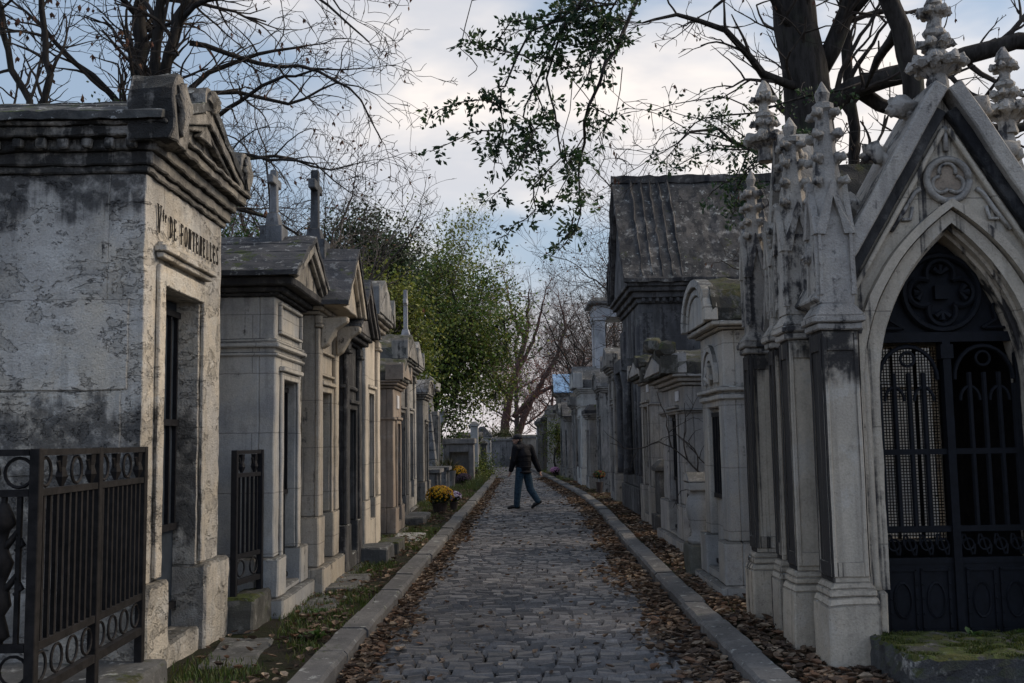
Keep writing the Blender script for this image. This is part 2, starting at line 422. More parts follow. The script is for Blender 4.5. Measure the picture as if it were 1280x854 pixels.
tag(leaf_litter().build('fallen_leaves', M_DRY), 'brown fallen leaves heaped along both kerbs and verges', 'leaf litter', kind='stuff')

def grass():
    rng = random.Random(21); m = MB()
    def blade(x, y, z, h, w, c):
        a = rng.uniform(0, 6.283); dx, dy = math.cos(a), math.sin(a); ln = rng.uniform(.2, .9) * h
        p0 = (x - dy * w, y + dx * w, z); p1 = (x + dy * w, y - dx * w, z)
        q0 = (x - dy * w * .7 + dx * ln * .4, y + dx * w * .7 + dy * ln * .4, z + h * .65); q1 = (x + dy * w * .7 + dx * ln * .4, y - dx * w * .7 + dy * ln * .4, z + h * .65)
        t = (x + dx * ln, y + dy * ln, z + h)
        i = len(m.v); m.v.extend([p0, p1, q1, q0, t]); m.f.extend([(i, i + 1, i + 2, i + 3), (i + 3, i + 2, i + 4)]); m.c.extend([c, c])
    greens = [(.06, .10, .02), (.08, .12, .026), (.045, .08, .018), (.11, .13, .03), (.12, .11, .045)]
    def tuft(x, y, n, h):
        for _ in range(n):
            blade(x + rng.gauss(0, .05), y + rng.gauss(0, .05), VZ - .01, h * rng.uniform(.5, 1.2), rng.uniform(.003, .007), rng.choice(greens))
    for _ in range(2600):
        y = 4.5 + 40 * rng.random() ** 1.3; x = kl(y) - .24 - rng.random() * (.8 if y < 24 else 1.6)
        if noise.noise(Vector((x * 1.1, y * .6, 7))) > -.12: tuft(x, y, 12, .06 if y < 24 else .10)
    for _ in range(500):
        y = 6 + 46 * rng.random(); x = kr(y) + .24 + rng.random() * .9
        if noise.noise(Vector((x * 1.1, y * .35, 17))) > (.1 if y < 22 else -.25): tuft(x, y, 12, .05 if y < 22 else .09)
    for _ in range(160):       # strip of tall dry grass by the far left kerb
        y = rng.uniform(31, 50); tuft(kl(y) - .3 - rng.random() * .5, y, 10, .28)
    return m
tag(grass().build('verge_grass', M_LEAF), 'short green grass growing in tufts on the verges', 'grass', kind='stuff')

def weed(name, label, x, y, z, n, size, seed, cols=((.05, .10, .02), (.04, .08, .02), (.07, .12, .03))):
    rng = random.Random(seed); m = MB()
    for _ in range(n):
        a = rng.uniform(0, 6.283); e = rng.uniform(.15, 1.1); L = size * rng.uniform(.6, 1.2); W = L * .22
        d = Vector((math.cos(a) * math.cos(e), math.sin(a) * math.cos(e), math.sin(e))); sd = Vector((-math.sin(a), math.cos(a), 0)) * W
        p = Vector((rng.gauss(0, size * .35), rng.gauss(0, size * .35), 0)); mid = p + d * L * .55; tip = p + d * L - Vector((0, 0, L * .25))
        m.solid([p, mid + sd, tip, mid - sd, mid - Vector((0, 0, W * .3))], [(0, 4, 1), (1, 4, 2), (2, 4, 3), (3, 4, 0)], rng.choice(cols))
    return tag(m.build(name, M_LEAF, loc=(x, y, z)), label, 'weed')
weed('leafy_weed', 'low leafy green weed beside the left kerb near the mossy block', -1.63, 8.15, VZ, 46, .11, 3)
weed('leafy_weed', 'small dark weed on the left verge beside the sunken paving slab', -1.78, 9.3, VZ, 30, .08, 4)
weed('leafy_weed', 'sprig of green weed at the foot of the iron chapel gate', 3.0, 6.74, .32, 12, .07, 5)
weed('leafy_weed', 'right-hand sprig of green weed on the mossy slab below the gate', 3.33, 6.74, .32, 12, .07, 6)

# ------------------------------------------------------------------ tombs
def gable(m_roof, m_ped, s, dep, over, y0, y1, z0, zr, t=.07, ov=.06, rec=.07, open_=None):
    """ridge runs back from the road; triangular front faces the road at lx=over (mirrored by s)"""
    ym = (y0 + y1) / 2
    hw = (y1 - y0) / 2 + ov; sl = (zr - z0) / hw
    # solid body under the slabs, front recessed
    m_ped.prism([(y0 + .01, z0), (y1 - .01, z0), (ym, z0 + (y1 - y0 - .02) / 2 * sl)], 'x', s * (-dep + .01), s * (over - rec))
    # raking mouldings on the front
    for sg in (-1, 1):
        e = (ym + sg * hw, z0); a = (ym, zr)
        th = .09
        m_ped.prism([(e[0], e[1] + .002), (a[0], a[1] + .002), (a[0], a[1] - th * 1.15), (e[0] - sg * th * 1.5, e[1] + .002)], 'x', s * (over - rec + .002), s * (over + .01))
        m_ped.prism([(e[0] - sg * th * 1.6, e[1] + .003), (a[0], a[1] - th * 1.2), (a[0], a[1] - th * 1.75), (e[0] - sg * th * 2.5, e[1] + .003)], 'x', s * (over - rec + .004), s * (over - .025))
        # roof slab
        m_roof.prism([(e[0] + sg * .035, e[1] - .01), (a[0], a[1] + .004), (a[0], a[1] + t), (e[0] + sg * .035, e[1] + t * .55)], 'x', s * (-dep - .05), s * (over + .025))
        # courses of the roof slabs
        for k in (1, 2, 3):
            f = k / 4.; yy = e[0] + (a[0] - e[0]) * f; zz = e[1] + (a[1] - e[1]) * f + t * (.55 + .45 * f)
            m_roof.prism([(yy, zz - .004), (yy - sg * .10, zz + .10 * sl - .004), (yy - sg * .10, zz + .10 * sl + .004), (yy, zz + .016)], 'x', s * (-dep - .045), s * (over + .02))

def ring(m, s, dep, y0, y1, z0, steps):
    """stacked mouldings round a box: steps of (height, projection)"""
    z = z0
    for h, p in steps:
        m.box(s * (-dep - min(p, .04)), s * p, y0 - p, y1 + p, z, z + h); z += h
    return z

def cross(m, x, y, z, h, w, t=.08, arm=.62, along='y'):
    t2 = t / 2
    m.frustum(x - t2, x + t2, y - t2 * 1.1, y + t2 * 1.1, z, z + h, t * .06)
    za = z + h * arm
    if along == 'y': m.box(x - t2 * .88, x + t2 * .88, y - w / 2, y + w / 2, za, za + t * 1.1)
    else: m.box(x - w / 2, x + w / 2, y - t2 * .88, y + t2 * .88, za, za + t * 1.1)

def tomb(label, side, xf, y0, y1, dep, st, rf, zpl=.55, zw=3., door=(.28, .72, .35, 2.3), pl=.05, bands=(), cornice=((.06, .05), (.06, .10), (.05, .14)),
         roof=('gable', .55, .18), rec=.15, doorm=None, panel=None, name='stone_tomb', rough=.006, cross_=None, base=.12, frame=True, pil=False, plaque=None, sidepanel=False, ped=None, cor=None):
    s = side; W = y1 - y0
    T = thing(name, label, 'tomb', (xf, (y0 + y1) / 2, VZ), 'family tombs lining the lane')
    a, b = -W / 2, W / 2; zw -= VZ; zpl -= VZ
    d0, d1 = a + W * door[0], a + W * door[1]; dz0, dz1 = door[2] - VZ, door[3] - VZ
    w = MB()
    w.box(s * -dep, s * -rec, a, b, zpl, zw)
    w.box(s * -rec, 0, a, d0, zpl, zw); w.box(s * -rec, 0, d1, b, zpl, zw)
    w.box(s * -rec, 0, d0, d1, dz1, zw)
    if pil:
        for q0, q1 in ((a - .012, a + W * .15), (b - W * .15, b + .012)):
            w.box(0, s * .05, q0, q1, zpl, zw - .14)
            w.box(0, s * .085, q0 - .02, q1 + .02, zw - .14, zw - .10); w.box(0, s * .07, q0 - .01, q1 + .01, zw - .10, zw - .002)
    for (bz, bh, bp) in bands:
        w.box(s * (-dep - .01), s * bp, a - bp, b + bp, bz - VZ, bz - VZ + bh)
    if sidepanel:
        w.box(s * (-dep + .2), s * -.2, a - .018, a + .01, zpl + .25, zw - .35)
    w.build('wall', st, T, bev=.012, rough=rough, rsc=3.)
    p = MB()
    p.box(s * -dep - s * .03, s * -rec, a - pl, b + pl, base - VZ, zpl)
    p.box(s * -rec, s * pl, a - pl, d0, base - VZ, zpl); p.box(s * -rec, s * pl, d1, b + pl, base - VZ, zpl)
    if dz0 > base - VZ + .02: p.box(s * -rec, s * (pl - .015), d0, d1, base - VZ, dz0)
    p.box(s * (-dep - .06), s * (pl + .06), a - pl - .05, b + pl + .05, -.12, base - VZ)
    p.build('plinth', st, T, bev=.015, rough=rough * 1.3, rsc=3.)
    # door leaf, deep in its opening
    d = MB(); xx = s * (-rec + .05)
    d.box(xx, s * -rec, d0 + .005, d1 - .005, dz0, dz1 - .005)
    D = d.build('door', doorm or M_DARKDOOR, T)
    q = MB(); n = 4
    for k in range(n + 1):
        yk = d0 + .03 + (d1 - d0 - .06) * k / n
        q.box(xx + s * .001, xx + s * .025, yk - .012, yk + .012, dz0 + .45 * (dz1 - dz0), dz1 - .08)
    for zz in (dz0 + .02, dz0 + .43 * (dz1 - dz0), dz1 - .09): q.box(xx + s * .002, xx + s * .03, d0 + .01, d1 - .01, zz, zz + .045)
    q.build('grille', M_IRON, D)
    if frame:
        f = MB(); t = .075
        f.box(s * .003, s * .03, d0 - t, d0 - .004, dz0 + .02, dz1 + t); f.box(s * .003, s * .03, d1 + .004, d1 + t, dz0 + .02, dz1 + t)
        f.box(s * .003, s * .03, d0 - .003, d1 + .003, dz1 + .004, dz1 + t)
        f.box(s * .003, s * .06, d0 - t - .03, d1 + t + .03, dz1 + t + .003, dz1 + t + .05)
        f.build('door_frame', st, T, bev=.008, rough=rough * .6)
    if panel:
        pz0, pz1 = panel[0] - VZ, panel[1] - VZ; f = MB()
        e = .10 * W
        f.box(s * .002, s * .035, a + e, b - e, pz0, pz0 + .03); f.box(s * .002, s * .035, a + e, b - e, pz1 - .03, pz1)
        f.box(s * .002, s * .035, a + e, a + e + .03, pz0 + .031, pz1 - .031); f.box(s * .002, s * .035, b - e - .03, b - e, pz0 + .031, pz1 - .031)
        f.build('panel_moulding', st, T, bev=.006)
    if plaque:
        f = MB(); f.box(s * .002, s * .02, *plaque); f.build('plaque', M_WHITE, T, bev=.004)
    cm = MB(); zc = ring(cm, s, dep, a, b, zw, cornice)
    cm.build('cornice', cor or st, T, bev=.012, rough=rough, rsc=3.)
    kind, rh, over = roof[:3]
    mr, mp = MB(), MB(); pj = cornice[-1][1] if cornice else .05
    ya, yb = a - pj, b + pj
    if kind == 'gable':
        gable(mr, mp, s, dep, over, ya, yb, zc, zc + rh)
    elif kind == 'block':     # solid stone pediment with shouldered ends
        ym = 0.
        mr.prism([(ya, zc), (yb, zc), (yb, zc + rh * .34), (ym, zc + rh), (ya, zc + rh * .34)], 'x', s * -dep, s * over)
        mp.prism([(ya + .10, zc + .05), (yb - .10, zc + .05), (ym, zc + rh * .72)], 'x', s * (over + .002), s * (over + .022))
        for sg, yc in ((-1, ya), (1, yb)):
            mp.prism([(yc - sg * .24, zc + rh * .3), (yc + sg * .012, zc - .004), (yc + sg * .012, zc + rh * .62), (yc - sg * .06, zc + rh * .72)], 'x', s * (over - .28), s * (over + .03))
    elif kind == 'barrel':
        n = 14; cz = zc; hw = (yb - ya) / 2
        arc = [(hw * math.cos(math.pi * k / n), cz + rh * math.sin(math.pi * k / n) ** .9) for k in range(n + 1)]
        mr.prism(arc, 'x', s * -dep, s * (over - .05))
        mp.prism([(q[0] * .64, cz + .004 + (q[1] - cz) * .64) for q in arc], 'x', s * (over - .049), s * (over - .025))
        for f0, f1, x1 in ((1.0, .84, over + .02), (.80, .66, over - .01)):
            for k in range(n):
                a0, a1 = arc[k], arc[k + 1]
                q = [(a0[0] * f0, cz + (a0[1] - cz) * f0 + .004), (a1[0] * f0, cz + (a1[1] - cz) * f0 + .004), (a1[0] * f1, cz + (a1[1] - cz) * f1 + .004), (a0[0] * f1, cz + (a0[1] - cz) * f1 + .004)]
                mp.prism(q, 'x', s * (over - .12), s * x1)
    elif kind == 'flat':
        mr.box(s * -dep, s * over, ya, yb, zc, zc + rh * .4); mr.frustum(min(s * -dep, s * over) + .05, max(s * -dep, s * over) - .05, ya + .05, yb - .05, zc + rh * .4, zc + rh, .12)
    elif kind == 'hip':
        x0, x1 = min(s * -dep, s * over), max(s * -dep, s * over)
        mr.box(x0, x1, ya, yb, zc, zc + .05); mr.frustum(x0 + .02, x1 - .02, ya + .02, yb - .02, zc + .05, zc + rh, min((yb - ya), x1 - x0) * .38)
    mr.build('roof', rf, T, bev=.010, rough=.03 if 'moss' in rf.name else .014, rsc=6., cut=.09 if 'moss' in rf.name else .14)
    if mp.v: mp.build('pediment', ped or st, T, bev=.008, rough=rough, rsc=3., fix=True)
    if cross_:
        cx, hgt, wd, tk = cross_[:4]; cm_ = MB(); zt = zc + rh
        cm_.box(s * cx - tk * 1.5, s * cx + tk * 1.5, -tk * 1.7, tk * 1.7, zt - .12, zt + .16); cm_.frustum(s * cx - tk, s * cx + tk, -tk * 1.2, tk * 1.2, zt + .16, zt + .30, tk * .3)
        cross(cm_, s * cx, 0, zt + .30, hgt - .3, wd, tk, .64, 'y')
        cm_.build('roof_cross', cross_[4] if len(cross_) > 4 else st, T, bev=.008, rough=.004)
    return T, zc

# --- first tomb on the left: DE FONTENELLES
S1 = stone('pitted_limestone', (.60, .535, .43), (.50, .475, .43), .24, sootc=(.024, .024, .026), grime=.6, top=.75, joint=None, seed=1, bump=1.2, pits=.6, zsoot=((3.26, 4.6, .9), (-.2, .62, .45), (.75, 1.75, .85)), pale=.6, front_cut=.8, peel=.42)
S1c = stone('crusted_limestone', (.42, .38, .31), (.30, .28, .25), .75, sootc=(.02, .02, .02), top=.9, seed=2, bump=1.1, pits=.5, zsoot=((3.2, 3.66, .95),), front_cut=.7)
R1 = slate('lichened_stone_roof', (.035, .035, .034), (.085, .085, .08), .35, 1., .8)
def letters(m, s, x, txt, y0, z, h, pitch):
    """serif capitals cut from thin bars on the plane lx=x, reading along +y for s=+1"""
    t, th = h * .068, h * .034
    nw = .62
    def bar(y, a, b, w, c, d):       # from (a,c) to (b,d) in letter units
        A, B = Vector((y + a * h * nw, z + c * h)), Vector((y + b * h * nw, z + d * h)); dr = (B - A)
        if dr.length < 1e-6: return
        nrm = Vector((-dr.y, dr.x)).normalized() * w / 2
        m.prism([A + nrm, B + nrm, B - nrm, A - nrm], 'x', s * (x - .004), s * (x + .003))
    def serif(y, a, c, w=.24): bar(y, a - w / 2, a + w / 2, th * .8, c, c)
    y = y0
    for ch in txt:
        if ch == ' ': y += pitch * .7; continue
        if ch in 'DEFNTLP': 
            if ch != 'T': bar(y, .08, .08, t, 0, 1); serif(y, .08, 0); serif(y, .08, 1)
        if ch == 'D':
            P = [(.08 + .42 * math.sin(math.pi * k / 8), .5 + .5 * math.cos(math.pi * k / 8)) for k in range(9)]
            for (p, q) in zip(P, P[1:]): bar(y, p[0], q[0], t * .9, p[1], q[1])
        elif ch in 'EF':
            bar(y, .08, .42, th, .97, .97); bar(y, .08, .34, th, .52, .52); bar(y, .42, .42, th, .86, 1); bar(y, .34, .34, th, .44, .6)
            if ch == 'E': bar(y, .08, .45, th, .03, .03); bar(y, .45, .45, th, 0, .15)
        elif ch == 'L': bar(y, .08, .42, th, .03, .03); bar(y, .42, .42, th, 0, .17)
        elif ch == 'T': bar(y, .25, .25, t, 0, 1); serif(y, .25, 0); bar(y, .0, .5, th, .97, .97); bar(y, 0, 0, th, .84, 1); bar(y, .5, .5, th, .84, 1)
        elif ch == 'N': bar(y, .08, .46, t, 1, 0); bar(y, .46, .46, th, 0, 1); serif(y, .46, 1)
        elif ch == 'V': bar(y, .0, .25, t, 1, 0); bar(y, .25, .5, th, 0, 1); serif(y, 0, 1); serif(y, .5, 1)
        elif ch == 'O':
            P = [(.25 + .26 * math.cos(math.pi * k / 8), .5 + .5 * math.sin(math.pi * k / 8)) for k in range(17)]
            for k, (p, q) in enumerate(zip(P, P[1:])): bar(y, p[0], q[0], t if k in (0, 1, 6, 7, 8, 9, 14, 15) else th, p[1], q[1])
        elif ch == 'S':
            P = [(.42, .84), (.32, .97), (.16, .97), (.06, .82), (.10, .64), (.36, .40), (.42, .2), (.32, .04), (.14, .03), (.04, .18)]
            for p, q in zip(P, P[1:]): bar(y, p[0], q[0], th * 1.3, p[1], q[1])
        elif ch == 't': bar(y, .2, .2, t * .8, 0, .95); bar(y, .02, .38, th, .66, .66)
        elif ch == 'e':
            P = [(.06, .38), (.4, .38), (.38, .56), (.22, .66), (.07, .52), (.05, .24), (.18, .02), (.38, .1)]
            for p, q in zip(P, P[1:]): bar(y, p[0], q[0], th, p[1], q[1])
        y += pitch if ch not in 'te' else pitch * .8
    return y

def first_tomb():
    s = 1; xf = -2.50; y0, y1 = 6.74, 8.52
    T = thing('stone_tomb', 'large pitted limestone tomb lettered DE FONTENELLES, nearest on the left', 'tomb', (xf, (y0 + y1) / 2, VZ), 'family tombs lining the lane')
    a, b = -(y1 - y0) / 2, (y1 - y0) / 2; dep = 2.4; rec = .25
    d0, d1 = a + .36, a + 1.20
    w = MB(); zw = 3.42; zp = .62
    w.box(-dep, -rec, a, b, zp, zw); w.box(-rec, 0, a, d0, zp, zw); w.box(-rec, 0, d1, b, zp, zw); w.box(-rec, 0, d0, d1, 2.68, zw)
    # courses standing slightly proud on the flank
    w.box(-dep, -.10, a - .012, a + .002, 1.93, 2.55); w.box(-dep, -.14, a - .010, a + .002, 1.36, 1.925)
    w.build('wall', S1, T, bev=.012, rough=.007, rsc=7., cut=.055)
    p = MB()
    p.box(-dep, -rec, a - .07, b + .07, -.1, zp); p.box(-rec, .085, a - .07, d0 + .01, -.1, zp); p.box(-rec, .085, d1 - .01, b + .07, -.1, zp)
    p.box(-rec, .04, d0 + .012, d1 - .012, -.1, .16)
    p.build('plinth', S1, T, bev=.02, rough=.011, rsc=7., cut=.055)
    f = MB()
    f.box(.004, .035, d0 - .14, d0 - .02, zp + .02, 2.83); f.box(.004, .035, d1 + .02, d1 + .12, zp + .02, 2.83)
    f.box(.004, .035, d0 - .018, d1 + .018, 2.685, 2.83)
    f.box(.004, .06, d0 - .16, d1 + .14, 2.87, 2.91); f.box(.004, .09, d0 - .19, d1 + .17, 2.912, 2.955); f.box(.004, .05, d0 - .15, d1 + .13, 2.957, 2.985)
    f.build('door_frame', S1, T, bev=.006, rough=.004, rsc=8., cut=.07)
    d = MB(); d.box(-rec + .02, -rec + .07, d0 + .005, d1 - .005, .16, 2.675)
    D = d.build('door', M_BLUEDOOR, T)
    g = MB()
    for k in range(6):
        yk = d0 + .05 + k * (d1 - d0 - .1) / 5; g.box(-rec + .071, -rec + .10, yk - .012, yk + .012, .9, 2.6)
    for zz in (.3, .9, 1.7, 2.55): g.box(-rec + .072, -rec + .108, d0 + .01, d1 - .01, zz, zz + .05)
    g.build('grille', M_IRON, D)
    c = MB()
    z = ring(c, s, dep, a, b, zw, ((.05, .03), (.09, .06), (.08, .10), (.07, .17), (.035, .20)))
    for k in range(15):
        xk = -.02 - k * .155; c.box(xk - .07, xk, a - .15, a - .105, zw + .145, zw + .215)
    c.build('cornice', S1c, T, bev=.010, rough=.011, rsc=8., cut=.05)
    A0, B0 = a - .18, b + .18; zr = z + .40
    rf, pd = MB(), MB()
    gable(rf, pd, s, dep, .16, A0, B0, z, zr, t=.09, ov=.02, rec=.09)
    pd.prism([(-.16, z + .16), (.16, z + .16), (0, z + .30)], 'x', .08, .14)
    pd.build('pediment', S1c, T, bev=.008, rough=.007, rsc=8., cut=.06, fix=True)
    rf.build('roof', R1, T, bev=.012, rough=.015, rsc=5., cut=.08)
    # acroteria: worn rounded stones with carved leaves at the corners and peak
    def acro(nm, x, y, zz, hw, hh, lab=None):
        k = MB(); n = 9
        pr = [(-hw, 0)] + [(-hw * math.cos(math.pi * i / n) * (1 if i % 2 else .96), hh * .55 + hh * .45 * math.sin(math.pi * i / n)) for i in range(n + 1)] + [(hw, 0)]
        k.prism([(y + q[0], zz + q[1]) for q in pr], 'x', x - .26, x + .05)
        for i in range(5):
            t = math.pi * (i + .5) / 5
            k.tube([(x + .06, y, zz + .06), (x + .075, y - hw * .45 * math.cos(t), zz + hh * .45 + hh * .2 * math.sin(t)), (x + .06, y - hw * .72 * math.cos(t), zz + hh * .52 + hh * .36 * math.sin(t))], [.02, .035, .03], 6)
        o = k.build('acroterion', S1c, T, bev=.015, rough=.02, rsc=7., cut=.06, fix=True)
    acro('', .19, A0 + .15, z - .14, .16, .50); acro('', .13, B0 - .10, z - .03, .13, .38); acro('', .12, 0, zr - .06, .17, .24); acro('', -dep + .3, A0 + .12, z + .08, .13, .28)
    i = MB()
    e = letters(i, s, .014, 'V', a + .20, 3.05, .20, .13); letters(i, s, .014, 'te', a + .30, 3.15, .09, .06)
    letters(i, s, .014, 'DE FONTENELLES', a + .45, 3.06, .155, .0905)
    i.build('inscription', M_INK, T)
    for k in range(1): pass
    return T
first_tomb()

# --- left row
S2 = stone('smooth_grey_limestone', (.50, .47, .41), (.41, .41, .40), .18, grime=.6, seed=3, joint=(.55, 1.6), bump=.35, pits=.15, pale=.3, zsoot=((2.95, 3.6, .5),))
RS2 = slate('slate_with_white_lichen', seed=2., moss=.3)
SK = stone('black_crust_eaves', (.09, .085, .08), (.05, .05, .05), .6, seed=50, bump=.7)
S2p = stone('weathered_pediment_stone', (.34, .31, .26), (.22, .21, .19), .42, seed=4, bump=.6)
T2, zc = tomb('pale rendered tomb with dark lichened roof and weathered pediment, second on the left', 1, -2.20, 9.24, 10.42, 2.0, S2, RS2, zpl=.62, zw=3.02, door=(.22, .76, .32, 2.25), pl=.06,
     bands=((2.46, .04, .025), (2.54, .05, .045), (2.59, .035, .02)), cornice=((.03, .05), (.05, .10), (.08, .20)), roof=('gable', .46, .24), panel=(2.68, 2.98), base=.26, ped=S2p, cor=SK,
     cross_=(-.16, .74, .34, .075, stone('lichen_grey_cross_stone', (.24, .245, .25), (.15, .155, .16), .35, seed=51)))
S3 = stone('streaked_beige_limestone', (.52, .45, .345), (.43, .385, .32), .28, grime=.7, seed=5, joint=(.5, 1.4), bump=.4)
RS3 = slate('plain_dark_slate', seed=3., moss=.15, spots=.25)
T3, zc = tomb('beige tomb with tall dark stone cross and wide overhanging gable, third on the left', 1, -2.10, 10.62, 11.78, 1.9, S3, RS3, zpl=.88, zw=3.02, door=(.26, .74, .36, 2.2), pl=.05, pil=True, base=.36,
     bands=(), cornice=((.04, .05), (.05, .09)), roof=('gable', .66, .36), panel=(2.38, 2.66), cross_=(-.12, .98, .42, .095, stone('dark_cross_stone', (.12, .125, .13), (.075, .08, .085), .4, seed=6)))
def consoles(T, st, s, ys, z, x0=0.):
    for y in ys:
        m = MB(); m.prism([(s * x0, z), (s * (x0 + .28), z), (s * (x0 + .28), z - .06), (s * (x0 + .16), z - .14), (s * (x0 + .07), z - .30), (s * x0, z - .34)], 'y', y - .075, y + .075)
        m.build('console', st, T, bev=.012, rough=.008, fix=True)
consoles(T3, S3, 1, (-.46, .46), 2.90, .052)
mm = MB()
for k in range(6):      # carved swags under the gable
    y = -.36 + .145 * k
    mm.tube([(.01, y, 2.95), (.05, y + .035, 2.88), (.055, y + .05, 2.78), (.02, y + .07, 2.72)], [.02, .03, .026, .012], 6); mm.ball((.03, y, 2.94), .032, 1)
mm.build('carved_relief', S3, T3, smooth=True)
S4 = stone('black_crusted_stone', (.13, .125, .12), (.08, .08, .078), .6, seed=7, bump=.6)
S4p = stone('grey_brown_pediment_stone', (.24, .21, .18), (.15, .14, .13), .35, seed=8)
tomb('dark soot-blackened tomb with pointed gable, fourth on the left', 1, -2.03, 11.98, 13.12, 1.8, S4, RS3, zpl=.68, zw=2.86, door=(.28, .72, .30, 2.05), pl=.05, bands=((2.30, .05, .03),), cornice=((.04, .05), (.06, .12), (.05, .17)),
     roof=('gable', .62, .24), pil=True, ped=S4p, cor=SK)
S5 = stone('pale_warm_limestone', (.56, .50, .41), (.50, .45, .37), .16, grime=.6, seed=9, joint=(.62, 1.7), bump=.45, zsoot=((3.0, 3.35, .6),))
R5 = stone('massive_grey_capstone', (.30, .29, .27), (.20, .20, .19), .35, seed=10, top=.5, moss=.1)
T5, zc = tomb('tall pale limestone tomb with heavy grey stone pediment, fifth on the left', 1, -2.10, 13.95, 15.45, 1.9, S5, R5, zpl=.85, zw=3.18, door=(.32, .68, .55, 2.35), pl=.045, bands=(), cornice=((.05, .03), (.07, .07), (.07, .13), (.05, .18)),
     roof=('block', .62, .24), rec=.12, pil=True, ped=R5)
S6 = stone('pinkish_brown_stone', (.36, .29, .23), (.29, .25, .21), .2, seed=11, bump=.3, pits=.15)
R6 = stone('mossy_roof_stone', (.17, .165, .15), (.12, .12, .11), .4, seed=12, moss=.6)
tomb('small pinkish-brown tomb with low mossy stone roof, sixth on the left', 1, -2.02, 16.9, 18.1, 1.6, S6, R6, zpl=.55, zw=2.55, door=(.30, .70, .30, 1.95), cornice=((.05, .04), (.05, .09), (.04, .12)), roof=('block', .42, .16), rec=.12, plaque=(-.14, .14, 2.12, 2.35), bands=((2.02, .05, .03),))
S7 = stone('grey_limestone_with_runs', (.37, .34, .29), (.28, .27, .25), .45, seed=13, joint=(.5, 1.3))
tomb('tall grey tomb with mossy ledge and stone pediment rising behind the pinkish one', 1, -2.16, 18.5, 20.3, 1.9, S7, R6, zpl=.6, zw=3.0, door=(.3, .7, .3, 2.2), cornice=((.05, .05), (.07, .11), (.05, .18)), roof=('block', .55, .22), rec=.12, pil=True)
S8 = stone('cool_grey_limestone', (.40, .385, .35), (.30, .30, .29), .35, seed=14, joint=(.5, 1.2))
R8 = stone('pale_roof_slab', (.33, .33, .32), (.22, .22, .22), .3, seed=15, top=.35)
tomb('slender grey tomb topped by pale roof block and thin white cross', 1, -2.42, 22.7, 24.5, 1.9, S8, R8, zpl=.75, zw=3.2, door=(.3, .7, .35, 2.3), cornice=((.06, .05), (.07, .12), (.05, .2)), roof=('block', .62, .22), rec=.12, pil=True,
     cross_=(-.1, 1.25, .34, .10, stone('white_cross_stone', (.5, .5, .5), (.42, .42, .43), .1, seed=16)))
tomb('low grey tomb with rounded pediment squeezed behind the white-crossed tomb', 1, -2.35, 26.2, 27.8, 1.6, S7, R8, zpl=.6, zw=2.75, door=(.3, .7, .3, 2.1), roof=('barrel', .38, .14), rec=.12)

# sloping-sided crypt
def battered():
    x1 = -2.80; T = thing('stone_tomb', 'blue-grey crypt with inward-sloping coursed walls and slab roof', 'tomb', (-3.6, 37.6, VZ), 'family tombs lining the lane')
    m = MB(); n = 8; H = 3.25
    for k in range(n):
        z0, z1 = .55 + (H - .55) * k / n, .55 + (H - .55) * (k + 1) / n - .012
        i0, i1 = .30 * k / n, .30 * (k + .92) / n
        m.solid([(-1 + i0, -1.2 + i0, z0), (.8 - i0, -1.2 + i0, z0), (.8 - i0, 1.2 - i0, z0), (-1 + i0, 1.2 - i0, z0), (-1 + i1, -1.2 + i1, z1), (.8 - i1, -1.2 + i1, z1), (.8 - i1, 1.2 - i1, z1), (-1 + i1, 1.2 - i1, z1)],
                [(3, 2, 1, 0), (4, 5, 6, 7), (0, 1, 5, 4), (1, 2, 6, 5), (2, 3, 7, 6), (3, 0, 4, 7)])
    st = stone('slate_blue_coursed_stone', (.24, .245, .25), (.15, .155, .16), .4, seed=17, bump=.7)
    m.build('wall', st, T, bev=.015, rough=.01)
    q = MB(); q.box(-1.08, .88, -1.28, 1.28, -.1, .5); q.build('plinth', st, T, bev=.02, rough=.01)
    q = MB(); q.box(-.72, .52, -.92, .92, H, H + .08); q.box(-.82, .62, -1.02, 1.02, H + .082, H + .2); q.build('cornice', st, T, bev=.02, rough=.01)
    q = MB(); q.box(-.95, .80, -1.12, 1.12, H + .202, H + .52); q.frustum(-.9, .74, -1.06, 1.06, H + .52, H + .78, .3); q.build('roof', R8, T, bev=.03, rough=.03, cut=.14)
    q = MB(); q.box(.56, .80, -.3, .3, .5, 2.4); q.build('door', M_DARKDOOR, T)
    q = MB(); q.box(.60, .83, -.42, -.30, .5, 2.5); q.box(.60, .83, .30, .42, .5, 2.5); q.box(.5, .80, -.42, .42, 2.5, 2.65); q.build('door_frame', S8, T, bev=.01)
battered()

